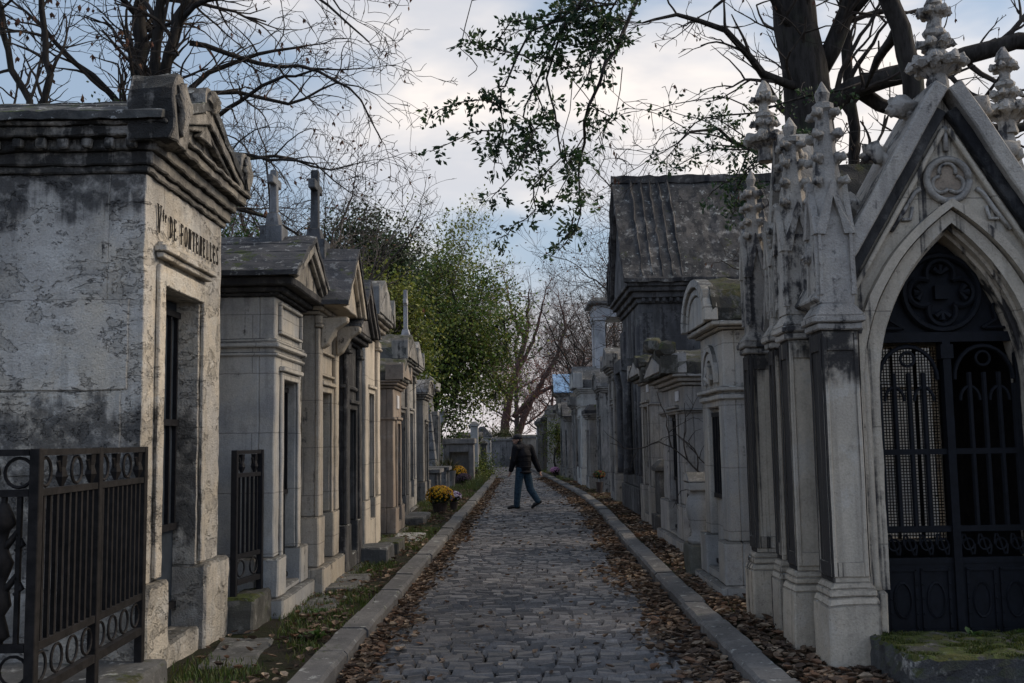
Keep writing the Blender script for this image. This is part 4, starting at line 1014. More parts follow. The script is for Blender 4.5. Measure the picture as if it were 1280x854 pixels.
        for sgx, sgy in ((-1, 0), (1, 0), (0, -1), (0, 1)):
            for q0, q1, z0, z1 in ((-h + .004, -h + e, .60, zcap - .12), (h - e, h - .004, .60, zcap - .12), (-h + e, h - e, .60, .70), (-h + e, h - e, zcap - .24, zcap - .12)):
                if sgy: b.box(x + q0, x + q1, y + sgy * (h + .001), y + sgy * (h + t_), z0, z1)
                else: b.box(x + sgx * (h + .001), x + sgx * (h + t_), y + q0, y + q1, z0, z1)
        b.build('buttress', mats, T, bev=.006, rough=.003, cut=.14)
        b = MB(); b.box(x - h - .03, x + h + .03, y - h - .03, y + h + .03, zcap - .10, zcap - .05); b.box(x - h - .05, x + h + .05, y - h - .05, y + h + .05, zcap - .048, zcap); b.frustum(x - h - .046, x + h + .046, y - h - .046, y + h + .046, zcap, zcap + .10, .06)
        b.build('buttress_cap', stc, T, bev=.01, rough=.008, cut=.08)
        q = .118 if h > .1 else h * .9; zt = zcap + .1; zg_ = zt + .72
        b = MB(); b.box(x - q, x + q, y - q, y + q, zt - .01, zg_ - .12)
        for sgx, sgy in ((-1, 0), (1, 0), (0, -1), (0, 1)):     # little gables with a pointed niche
            prof = [(-q - .02, zg_ - .25), (-q * .55, zg_ - .25), (0, zg_ + .02), (q * .55, zg_ - .25), (q + .02, zg_ - .25), (0, zg_ + .14)]
            if sgy: b.prism([(x + u, v) for u, v in prof], 'y', y + sgy * (q - .02), y + sgy * (q + .025))
            else: b.prism([(y + u, v) for u, v in prof], 'x', x + sgx * (q - .02), x + sgx * (q + .025))
            for r_ in (-1, 1):
                if sgy: b.box(x + r_ * (q - .022), x + r_ * q, y + sgy * (q + .001), y + sgy * (q + .018), zt + .05, zg_ - .25)
                else: b.box(x + sgx * (q + .001), x + sgx * (q + .018), y + r_ * (q - .022), y + r_ * q, zt + .05, zg_ - .25)
        b.lathe([(q * .96, zg_ - .14), (q * .86, zg_ + .12), (q * .42, ztop - .17), (q * .62, ztop - .15), (q * .62, ztop - .11), (q * .34, ztop - .09), (q * .48, ztop - .03), (.005, ztop + .06)], x, y, 8)
        PN = b.build('pinnacle', stc, T, fix=True, rough=.006, rsc=9, cut=.09)
        for f in (.12, .38, .64, .88):
            zz = zg_ + .05 + (ztop - .16 - zg_) * f; rr = q * (.72 - .36 * f)
            for sgx, sgy in ((-1, -1), (1, -1), (1, 1), (-1, 1)):
                b = MB(); crocket(b, x + sgx * rr, y + sgy * rr, zz, .046, sgx * .75, sgy * .75); b.build('crocket', stc, PN, smooth=True, rough=.006, rsc=14, cut=.03)
    butt(-.86, -.02, .25, 2.36, 4.0, stb); butt(-.93, .58, .23, 2.36, 3.94, stb); butt(-.90, 1.22, .15, 2.36, 3.2, stb); butt(-.95, 1.78, .20, 2.36, 3.85, stb); butt(.86, -.02, .25, 2.36, 4.0, stb); butt(.95, 1.78, .20, 2.36, 3.85, stb)
    # nook shafts beside the corner buttress
    for (x, y) in ((-.66, -.03), (.66, -.03), (-.70, -.04), (.70, -.04), (-.84, .26), (-.84, .36), (-.84, 1.5)):
        b = MB(); b.lathe([(.045, .5), (.03, .56), (.03, 2.2), (.05, 2.28)], x, y, 8); b.build('nook_shaft', stb, T, smooth=True)
    # roof: two crossing steep ridges, mossy
    mr = MB(); rf = stone('mossy_black_roof', (.06, .058, .055), (.04, .04, .038), .5, seed=45, moss=.35, bump=.9)
    mr.prism([(-hw - .02, zw + .01), (hw + .02, zw + .01), (0, 3.78)], 'y', .30, D + .02)
    mr.prism([(D / 2 - .7, zw + .012), (D / 2 + .7, zw + .012), (D / 2, 3.72)], 'x', -hw + .02, hw - .02)
    mr.build('roof', rf, T, fix=True, rough=.03, rsc=6, cut=.1)
    # iron gate
    I = MB(); gy_ = .20
    def bar(x0, z0, x1, z1, r=.019): I.tube([(x0, gy_, z0), (x1, gy_, z1)], r, 6)
    I.box(-hwd + .05, hwd - .05, gy_ - .02, gy_ + .02, 2.20, 2.27)
    for z in (1.42, .88, .66): I.box(-hwd + .04, hwd - .04, gy_ - .018, gy_ + .018, z - .02, z + .02)
    I.box(-.028, .028, gy_ - .035, gy_ + .03, .12, 2.2); I.box(-.045, .045, gy_ - .045, gy_ + .03, 2.08, 2.18)
    I.box(-hwd + .035, hwd - .035, gy_ - .012, gy_ + .012, .12, .645)
    for sg in (-1, 1):
        I.box(sg * (hwd - .075), sg * (hwd - .04), gy_ - .02, gy_ + .02, .12, 2.2)
        xs = [.06 + .105 * k for k in range(5)]
        for x in xs[1:]: bar(sg * x, .88, sg * x, 1.98 if x < .4 else 1.9)
        cx_ = sg * .27        # arch head over each leaf with cusps
        I.tube([(cx_ + .21 * math.cos(math.pi * k / 12), gy_, 1.93 + .24 * math.sin(math.pi * k / 12)) for k in range(13)], .016, 6)
        for q in (-.105, .105): I.tube([(cx_ + q + .07 * math.cos(math.pi * k / 8), gy_, 1.78 + .10 * math.sin(math.pi * k / 8)) for k in range(9)], .012, 6)
        I.tube([(cx_ + .05 * math.cos(math.pi * k / 8), gy_, 2.08 + .05 * math.sin(math.pi * k / 8)) for k in range(17)], .011, 6)
        for xa, xb in ((.055, .265), (.29, .49)):      # framed lower panels with rivets
            for q0, q1, z0, z1 in ((xa, xb, .17, .19), (xa, xb, .59, .61), (xa, xa + .02, .192, .588), (xb - .02, xb, .192, .588)): I.box(sg * q0, sg * q1, gy_ - .024, gy_ - .0125, z0, z1)
            for q in (xa + .01, xb - .01):
                for zz in (.2, .3, .4, .5, .6): I.ball((sg * q, gy_ - .026, zz), .007, 1)
            I.tube([(sg * (xa + .105 + .06 * math.cos(u)), gy_ - .014, .39 + .12 * math.sin(u)) for u in [2 * math.pi * j / 14 for j in range(15)]], .010, 5)
        for k in range(4):    # scrolls in the lower frieze
            x = sg * (.09 + .115 * k)
            I.tube([(x - .045 * math.cos(u), gy_, .77 + .075 * math.sin(u * 2)) for u in [math.pi * j / 10 for j in range(11)]], .009, 5)
            I.tube([(x + .04 * math.cos(u), gy_, .77 + .04 * math.sin(u)) for u in [2 * math.pi * j / 10 for j in range(11)]], .008, 5)
        for k in range(4):
            for z in (1.42, .92, 1.36, 1.48): I.ball((sg * (.165 + .105 * k), gy_, z), .02, 1)
    qz = 2.56      # quatrefoil rose in the arch head
    I.tube([(.27 * math.cos(2 * math.pi * k / 28), gy_, qz + .27 * math.sin(2 * math.pi * k / 28)) for k in range(29)], .024, 6)
    for k in range(4):
        an = k * math.pi / 2; px, pz = .135 * math.cos(an), qz + .135 * math.sin(an)
        I.tube([(px + .10 * math.cos(an + u), gy_, pz + .10 * math.sin(an + u)) for u in [(-2.1 + 4.2 * j / 14) for j in range(15)]], .02, 6)
        for u in (-.9, 0, .9): I.tube([(px, gy_, pz), (px + .065 * math.cos(an + u), gy_, pz + .065 * math.sin(an + u))], [.012, .026], 6)
    I.box(-.05, .05, gy_ - .02, gy_ + .02, qz - .05, qz + .05)
    for sg in (-1, 1):
        I.tube([(sg * .28, gy_, 2.30), (sg * .38, gy_, 2.36), (sg * .36, gy_, 2.46), (sg * .42, gy_, 2.50)], .014, 5); bar(sg * .30, 2.3, sg * .47, 2.3, .012)
    # pierced backing plate in the head of the arch
    ba = arch(hwd - .06, 2.25, za - .10); I.prism(ba, 'y', gy_ + .03, gy_ + .045)
    I.build('iron_gate', M_IRONB, T, fix=True)
    L = MB()
    for k in range(21): L.box(.057 + .026 * k, .065 + .026 * k, D - .13, D - .125, .65, 2.3)
    for k in range(63): L.box(.06, .60, D - .136, D - .131, .648 + .026 * k, .656 + .026 * k)
    L.box(.20, .215, D - .15, D - .12, .65, 2.3); L.box(.40, .415, D - .15, D - .12, .65, 2.3)
    L.build('window_lattice', M_IRON, T)
    return T
gothic()

# mossy slab in the foreground
def slab():
    T = thing('grave_slab', 'thick moss-covered stone slab in front of the gothic gate', 'grave', (3.25, 6.44, 0.03)); st = stone('black_lichened_slab', (.12, .12, .115), (.07, .07, .07), .3, seed=46, moss=.78, pale=.9, bump=1., mossc=(.052, .074, .012))
    m = MB(); m.box(-.92, 1.3, -.36, .42, .06, .30); m.build('slab', st, T, bev=.02, rough=.022, rsc=9, cut=.045)
    rng = random.Random(77); mo = MB()
    for _ in range(15000):
        x, y = rng.uniform(-.90, 1.28), rng.uniform(-.35, .41); q = noise.noise(Vector((x * 2.6, y * 3.4, 4.))) + .5 * noise.noise(Vector((x * 9, y * 9, 1.)))
        if q < -.12: continue
        h = .008 + .03 * max(0, q) * rng.uniform(.5, 1.1); a = rng.uniform(0, 6.283); w_ = rng.uniform(.004, .009); dx, dy = math.cos(a) * w_, math.sin(a) * w_; k = rng.uniform(.5, 1.25)
        c = rng.choice([(.05, .075, .012), (.065, .085, .014), (.035, .055, .010), (.085, .09, .02)]); z0 = .292
        mo.face([(x - dx, y - dy, z0), (x + dx, y + dy, z0), (x + dx * .3 + rng.gauss(0, .006), y + dy * .3 + rng.gauss(0, .006), z0 + .01 + h)], tuple(v * k for v in c))
    tag(mo.build('moss', M_LEAF, T), kind='stuff')
    m = MB(); m.box(-.84, 1.3, -.30, .38, -.05, .058); m.build('kerb_base', st, T, bev=.02, rough=.02, cut=.07)
slab()
def stone_lump(name, label, x, y, z, sx, sy, sz, st, cat='stone', rz=0.):
    m = MB(); m.box(-sx, sx, -sy, sy, -.06, sz); o = m.build(name, st, loc=(x, y, z), bev=.02, rough=.02, rsc=4, cut=.08); o.rotation_euler = (0, 0, rz)
    return tag(o, label, cat)
M_MOSSY = stone('mossy_block_stone', (.12, .115, .10), (.09, .09, .08), .3, seed=47, moss=.7, mossc=(.055, .072, .012))
M_FLAG = stone('worn_flagstone', (.15, .145, .135), (.10, .10, .095), .2, seed=48, top=.4, moss=.25)
M_FLAGP = stone('pale_flagstone', (.36, .35, .32), (.28, .27, .26), .1, seed=49, top=.1)
stone_lump('flagstone', 'small mossy stone lying beside the corner of the grave slab', 2.17, 5.95, VZ, .16, .12, .06, M_MOSSY)
stone_lump('stone_block', 'moss-covered low block under the second iron railing', -2.33, 8.88, VZ, .13, .34, .26, M_MOSSY)
stone_lump('flagstone', 'dark flagstone set flush in the left verge beside the second tomb', -1.88, 9.85, VZ - .03, .17, .48, .045, M_FLAG, 'paving')
stone_lump('flagstone', 'long flagstone step in front of the third tomb', -1.84, 11.2, VZ - .02, .17, .58, .06, M_FLAG, 'paving')
stone_lump('flagstone', 'broken flagstone sunk at the foot of the lettered tomb', -2.1, 7.7, VZ - .03, .2, .5, .04, M_FLAG, 'paving', .1)
stone_lump('stone_block', 'low dark stone block with mossy top before the fifth tomb', -1.83, 13.35, VZ, .2, .32, .20, M_FLAG)
stone_lump('stone_block', 'second mossy block behind the dark one beside the pale tomb', -1.78, 14.5, VZ, .16, .36, .16, M_MOSSY)
stone_lump('flagstone', 'pale bright flagstone step before the pinkish-brown tomb', -1.72, 16.3, VZ - .02, .24, .65, .05, M_FLAGP, 'paving')
stone_lump('flagstone', 'grey flagstone ledge left of the yellow flowers', -1.95, 19.8, VZ - .02, .24, .8, .14, M_FLAG, 'paving')
stone_lump('flagstone', 'small light flagstone by the right kerb far down the lane', 2.02, 30.9, VZ - .02, .2, .5, .05, M_FLAGP, 'paving')
stone_lump('flagstone', 'flat grey stone among leaves at the foot of the urn', 1.96, 10.9, VZ - .02, .14, .22, .05, M_FLAG, 'paving')
def bench_grave(label, x, y, L):
    T = thing('stone_bench', label, 'bench', (x, y, VZ)); 
    m = MB(); m.box(-.42, .42, -L, L, .62, .74); m.build('seat', SG, T, bev=.015, rough=.008)
    for k in (-1, 1):
        m = MB(); m.box(-.34, .34, k * L * .8 - .1, k * L * .8 + .1, -.1, .62); m.build('leg', SG, T, bev=.015, rough=.008)
bench_grave('grey stone bench-like grave ledge below the white-crossed tomb', -2.55, 29.8, .8)
bench_grave('second stone ledge further down the left verge', -2.45, 32.2, .7)
def planter(label, x, y, h, r):
    T = thing('stone_planter', label, 'planter', (x, y, VZ)); m = MB(); m.lathe([(r * .7, -.05), (r * .75, .1), (r * .8, h * .5), (r, h), (r * .85, h), (r * .8, h - .05)], 0, 0, 14); m.build('pot', SG, T, smooth=False, rough=.005)
    rng = random.Random(int(x * 100)); m = MB()
    for _ in range(70):
        a = rng.uniform(0, 6.283); e = rng.uniform(.5, 1.4); l = rng.uniform(.3, .7); d = Vector((math.cos(a) * math.cos(e), math.sin(a) * math.cos(e), math.sin(e)))
        c = rng.choice([(.09, .09, .03), (.13, .10, .04), (.06, .08, .02)]); m.tube([(0, 0, h - .05), d * l * .6 + Vector((0, 0, h)), d * l + Vector((0, 0, h - .1 * l))], [.008, .007, .003], 3, c)
    m.build('plant', M_LEAF, T)
planter('round stone planter with dry grassy plant before the box tomb', -2.15, 34.0, .55, .2); planter('square-shouldered planter nearer the kerb with straw-coloured shoots', -2.45, 33.0, .5, .2)

# chrysanthemums
def chrys(label, x, y, r, h, cols, seed, pot=True):
    T = thing('flower_pot', label, 'flowers', (x, y, VZ)); rng = random.Random(seed)
    if pot:
        m = MB(); m.lathe([(r * .42, 0), (r * .58, h * .42), (r * .62, h * .42), (r * .62, h * .46), (r * .5, h * .46)], 0, 0, 16); m.build('pot', plain('brown_pot', (.05, .036, .03), .7), T, smooth=False)
    f, b = MB(), MB()
    for _ in range(int(900 * r / .3)):
        d = Vector((rng.gauss(0, 1), rng.gauss(0, 1), rng.gauss(0, 1))).normalized(); q = d * r * rng.uniform(.6, .98); q.z = q.z * .75 + h * .72
        if q.z < h * .3: continue
        s = rng.uniform(.02, .035); u = d.orthogonal().normalized(); v = d.cross(u); k = rng.uniform(.6, 1.2)
        f.face([q - u * s, q + v * s * .6, q + u * s, q - v * s * .6], (.02 * k, .04 * k, .012 * k))
    for _ in range(int(420 * r / .3)):
        d = Vector((rng.gauss(0, 1), rng.gauss(0, 1), rng.gauss(.55, .8))).normalized()
        if d.z < -.45: continue
        q = d * r * rng.uniform(.95, 1.05); q.z = q.z * .75 + h * .72; c = rng.choice(cols); k = rng.uniform(.75, 1.15); c = tuple(min(1, e * k) for e in c)
        u = d.orthogonal().normalized(); v = d.cross(u); s = rng.uniform(.018, .03)
        P = [q + d * .012] + [q + (u * math.cos(t) + v * math.sin(t)) * s * (1 if i % 2 else .8) for i, t in enumerate([2 * math.pi * j / 8 for j in range(8)])]
        b.solid(P, [(0, 1 + j, 1 + (j + 1) % 8) for j in range(8)], c)
    f.build('foliage', M_LEAF, T); b.build('blossoms', M_PETAL, T)
YEL = [(.55, .30, .01), (.48, .22, .008), (.62, .38, .03), (.35, .17, .01)]
chrys('round pot of yellow chrysanthemums by the left kerb', -1.62, 21.9, .30, .5, YEL, 1)
chrys('white and purple flowers tucked behind the near yellow ones', -1.36, 22.6, .17, .42, [(.6, .55, .65), (.08, .02, .12), (.5, .45, .6)], 2)
chrys('far clump of yellow chrysanthemums before the box tomb', -1.98, 35.5, .30, .62, YEL, 3)
chrys('dull purple potted heather below the far yellow flowers', -1.75, 35.0, .26, .32, [(.10, .06, .08), (.07, .05, .06)], 4)
chrys('small pink flowers on the far right verge', 1.75, 43.0, .2, .3, [(.7, .3, .5), (.75, .4, .6)], 5)
chrys('red and yellow bunch of flowers against the right-hand tomb', 2.38, 28.2, .17, .75, [(.22, .04, .03), (.25, .17, .05), (.05, .08, .03), (.05, .08, .03)], 6)
chrys('tiny bright bunch of flowers at the foot of the end wall', -.05, 62.6, .2, .55, [(.6, .35, .02), (.6, .6, .6)], 7)

# ------------------------------------------------------------------ iron railings
def railing(label, pts, z0, z1, dark=M_RUST, ornate=True):
    """pts: plan polyline of the railing"""
    T = thing('iron_railing', label, 'railing', (pts[0][0], pts[0][1], VZ), 'iron railings round the graves'); ox, oy = pts[0]
    P = [Vector((p[0] - ox, p[1] - oy, 0)) for p in pts]; a, b = z0 - VZ, z1 - VZ
    for p in P:
        m = MB(); q = .026; m.box(p.x - q, p.x + q, p.y - q, p.y + q, a - .2, b); m.build('post', dark, T, bev=.004)
    for i in range(len(P) - 1):
        A, B = P[i], P[i + 1]; L = (B - A).length; d = (B - A) / L; n = Vector((-d.y, d.x, 0))
        def plank(u0, u1, zA, zB, t=.016):
            c = [A + d * u0 - n * t, A + d * u1 - n * t, A + d * u1 + n * t, A + d * u0 + n * t]
            m.solid([(q.x, q.y, zA) for q in c] + [(q.x, q.y, zB) for q in c], [(3, 2, 1, 0), (4, 5, 6, 7), (0, 1, 5, 4), (1, 2, 6, 5), (2, 3, 7, 6), (3, 0, 4, 7)])
        h = b - a
        for zA, zB, t in ((b - .035, b - .003, .022), (b - .235, b - .20, .018), (a + .22, a + .26, .018), (a, a + .045, .022)):
            m = MB(); plank(.03, L - .03, zA, zB, t); m.build('rail', dark, T)
        m = MB(); k = max(3, int(L / .075))
        for j in range(1, k):
            q = A + d * (L * j / k)
            m.box(q.x - .011, q.x + .011, q.y - .011, q.y + .011, a + .261, b - .236)
        m.build('bars', dark, T)
        m = MB(); k = max(2, int(L / .17))
        def P3(u, w): q = A + d * u; return (q.x, q.y, w)
        for j in range(k):
            u = L * (j + .5) / k; zc = b - .118; r = min(.072, L / k * .42)
            if ornate and (len(P) > 2 and i == 0 or j % 2 == 0):
                m.tube([P3(u + r * math.cos(2 * math.pi * e / 16), zc + r * math.sin(2 * math.pi * e / 16)) for e in range(17)], .009, 5)
            else:         # palmette
                m.tube([P3(u, zc - .08), P3(u, zc - .03), P3(u, zc + .02), P3(u, zc + .08)], [.012, .035, .02, .03], 6); m.tube([P3(u - .045, zc + .05), P3(u - .02, zc), P3(u + .02, zc), P3(u + .045, zc + .05)], .012, 5)
            zc = a + .132; r = min(.07, L / k * .4)
            m.tube([P3(u + r * math.cos(2 * math.pi * e / 14), zc + r * math.sin(2 * math.pi * e / 14)) for e in range(15)], .008, 5)
        m.build('ring_frieze', dark, T)
        if len(P) > 2 and i == 0:     # cast ornament down the middle of the front panel
            m = MB(); kk = max(2, int(L / .27))
            for j in range(kk):
                u = L * (j + .5) / kk; z = a + .27; prof = [(.02, 0), (.07, .03), (.05, .10), (.03, .16), (.075, .22), (.06, .30), (.03, .36), (.06, .42), (.085, .48), (.05, .54), (.03, .62), (.05, .68), (.10, .72), (.06, .80), (.03, .85)]
                m.lathe([(r * .62, z + t * (b - a - .52) / .87) for r, t in prof], A.x + d.x * u, A.y + d.y * u, 8)
                for e in (-1, 1):
                    for zz in (.32, .62): m.tube([P3(u, z + zz * (h - .5)), P3(u + e * .07, z + zz * (h - .5) + .09), P3(u + e * .10, z + zz * (h - .5) + .03), P3(u + e * .06, z + zz * (h - .5))], [.02, .018, .014, .01], 5)
            m.build('cast_ornament', dark, T, smooth=True)
    return T
railing('tall rusted iron railing with ring frieze round the nearest left grave', [(-3.9, 4.98), (-2.36, 4.98), (-2.40, 5.80), (-2.44, 6.62)], .44, 1.645)
railing('narrow black iron railing in the gap between the first two left tombs', [(-2.40, 8.66), (-2.30, 9.14)], .45, 1.60, M_IRON, False)
stone_lump('stone_block', 'dark low stone kerb under the nearest iron railing', -3.1, 5.8, VZ, .82, .92, .16, M_FLAG)

# ------------------------------------------------------------------ walker
def remesh(mb, name, mat, parent, vox=.012, sm_=6):
    me = bpy.data.meshes.new(name); me.from_pydata(mb.v, [], mb.f); o = bpy.data.objects.new(name, me); col.objects.link(o)
    r = o.modifiers.new('r', 'REMESH'); r.mode = 'VOXEL'; r.voxel_size = vox; r.use_smooth_shade = True
    k = o.modifiers.new('s', 'SMOOTH'); k.iterations = sm_; k.factor = .5
    dg = bpy.context.evaluated_depsgraph_get(); me2 = bpy.data.meshes.new_from_object(o.evaluated_get(dg)); o.modifiers.clear(); o.data = me2; me2.name = name
    me2.materials.clear(); me2.materials.append(mat); me2.polygons.foreach_set('use_smooth', [True] * len(me2.polygons)); o.parent = parent
    return o
def limbs(m, pts, rad, n=7):
    """chain of balls and tubes, overlapping, for remeshing"""
    for p, q, r0, r1 in zip(pts, pts[1:], rad, rad[1:]):
        p, q = Vector(p), Vector(q); k = max(2, int((q - p).length / (.5 * min(r0, r1)))) if min(r0, r1) > .015 else 3
        for i in range(k + 1):
            t = i / k; m.ball(p.lerp(q, t), r0 + (r1 - r0) * t, 2 if r0 > .03 else 1)
def walker():
    T = thing('person', 'walker in black padded jacket, blue jeans and dark cap crossing the lane', 'person', (.22, 23.6, .035))
    skin = plain('skin', (.42, .26, .20), .6, 0, .3, .08); blk = plain('black_padded_cloth', (.006, .006, .009), .75, 0, .25, .4, 25, .6); jean = plain('blue_denim', (.032, .062, .092), .9, 0, .2, .35, 18, .5); sho = plain('black_leather', (.014, .013, .013), .5)
    # pose: walks to the left and slightly away; x is across the lane, -y towards the viewer
    Ls, Rs = Vector((-.17, -.10, 1.42)), Vector((.16, .12, 1.42)); hipL, hipR = Vector((-.07, -.06, .90)), Vector((.06, .06, .90))
    kL, kR = Vector((-.135, -.05, .49)), Vector((.15, .07, .47)); aL, aR = Vector((-.17, -.02, .095)), Vector((.325, .05, .19))
    eL, eR = Vector((-.23, -.14, 1.13)), Vector((.27, .16, 1.13)); wL, wR = Vector((-.295, -.10, .90)), Vector((.375, .14, .88))
    neck = Vector((-.05, 0, 1.47)); head = Vector((-.135, .02, 1.615))
    b = MB()
    limbs(b, [hipL.lerp(hipR, .5) + Vector((0, 0, .02)), (0, 0, 1.12), (-.015, 0, 1.34), neck], [.125, .115, .12, .055]); limbs(b, [neck, head - Vector((-.03, 0, .05))], [.052, .05])
    limbs(b, [Ls, Vector((0, .01, 1.40)), Rs], [.055, .09, .055])
    for s_, e, w in ((Ls, eL, wL), (Rs, eR, wR)): limbs(b, [s_, e, w], [.05, .038, .027])
    for h, k, a in ((hipL, kL, aL), (hipR, kR, aR)): limbs(b, [h, k, a], [.078, .052, .036])
    limbs(b, [aL, aL + Vector((-.13, 0, -.05))], [.035, .028]); limbs(b, [aR, aR + Vector((-.11, 0, -.12))], [.035, .028])
    b.ball(head + Vector((.012, 0, .015)), .098, 3, (1.0, .80, 1.12)); b.ball(head + Vector((-.045, 0, -.06)), .052, 2, (1, .85, .9))
    b.tube([head + Vector((-.085, 0, .02)), head + Vector((-.118, 0, -.018)), head + Vector((-.09, 0, -.03))], [.010, .016, .012], 6)
    for sg in (-1, 1): b.ball(head + Vector((.02, sg * .08, -.01)), .026, 1, (.8, .4, 1.2))
    for w, e, out in ((wL, eL, -1), (wR, eR, 1)):      # palm, four fingers and a thumb
        d = (w - e).normalized(); sd = Vector((0, 1, 0)); pm = w + d * .05; limbs(b, [w, pm], [.026, .034]); b.ball(pm + d * .01, .04, 2, (.6, 1, 1))
        for i, (o_, l) in enumerate(((-.030, .062), (-.010, .074), (.011, .068), (.030, .052))):
            p0 = pm + d * .035 + sd * o_; sp = Vector((out * .012 * (i - 1), o_ * .35, 0)); p1 = p0 + d * l * .5 + sp; p2 = p0 + d * l + sp + Vector((-.016, 0, -.002)); limbs(b, [p0, p1, p2], [.0105, .0095, .008])
        p0 = pm - sd * .03; p1 = p0 - sd * .03 + d * .03 + Vector((-.02, 0, 0)); limbs(b, [p0, p1, p1 + d * .03 + Vector((-.008, 0, 0))], [.013, .011, .009])
    remesh(b, 'body', skin, T, .0075, 3)
    j = MB()
    limbs(j, [(0, 0, .985), (.005, .005, 1.07), (-.01, 0, 1.25), (-.03, 0, 1.38)], [.188, .194, .20, .155])
    limbs(j, [Ls + Vector((.03, 0, -.02)), Vector((-.01, 0, 1.40)), Rs + Vector((-.03, 0, -.02))], [.095, .14, .095]); limbs(j, [neck - Vector((0, 0, .05)), neck + Vector((-.025, 0, .035))], [.085, .082])
    for s_, e, w in ((Ls, eL, wL), (Rs, eR, wR)):
        limbs(j, [s_, e, w - (w - e).normalized() * .02], [.098, .082, .060])
        for t in (.25, .5, .75): j.ball(s_.lerp(e, t), .087 - .014 * t, 2, (1.05, 1.05, .55))
    for z in (.86, .98, 1.12, 1.25): j.ball((0, 0, z), .200, 3, (1, .95, .22))
    J = remesh(j, 'jacket', blk, T, .011, 3)
    cut = MB()
    t = MB()
    for h, k, a in ((hipL, kL, aL), (hipR, kR, aR)): limbs(t, [h + Vector((0, 0, .03)), k, a + Vector((0, 0, .0))], [.115, .092, .076])
    for k_, d_ in ((kL, aL), (kR, aR)): t.ball(k_.lerp(d_, .85), .074, 2, (1, 1, .5))
    limbs(t, [hipL, hipR], [.11, .11]); remesh(t, 'jeans', jean, T, .011, 3)
    for a, tip in ((aL, Vector((-.19, 0, -.055))), (aR, Vector((-.13, 0, -.15)))):
        d = tip.normalized(); s_ = MB(); heel = a + Vector((.035, 0, -.035)) if a is aL else a + Vector((.055, 0, -.02))
        limbs(s_, [a + Vector((0, 0, -.01)), heel], [.05, .048]); limbs(s_, [heel, a + tip * .55, a + tip], [.047, .05, .036]); remesh(s_, 'shoe', sho, T, .009, 3)
    c = MB(); c.ball(head + Vector((.015, 0, .055)), .112, 3, (1.02, .86, .80)); c.ball(head + Vector((-.10, 0, .045)), .06, 2, (1.0, 1., .22)); remesh(c, 'cap', plain('dark_cap_cloth', (.018, .018, .022), .85), T, .009, 2)
    e = MB(); e.ball(head + Vector((.035, 0, -.02)), .088, 2, (.85, .93, .75)); remesh(e, 'hair', plain('dark_hair', (.03, .025, .02), .8), T, .009, 2)
walker()

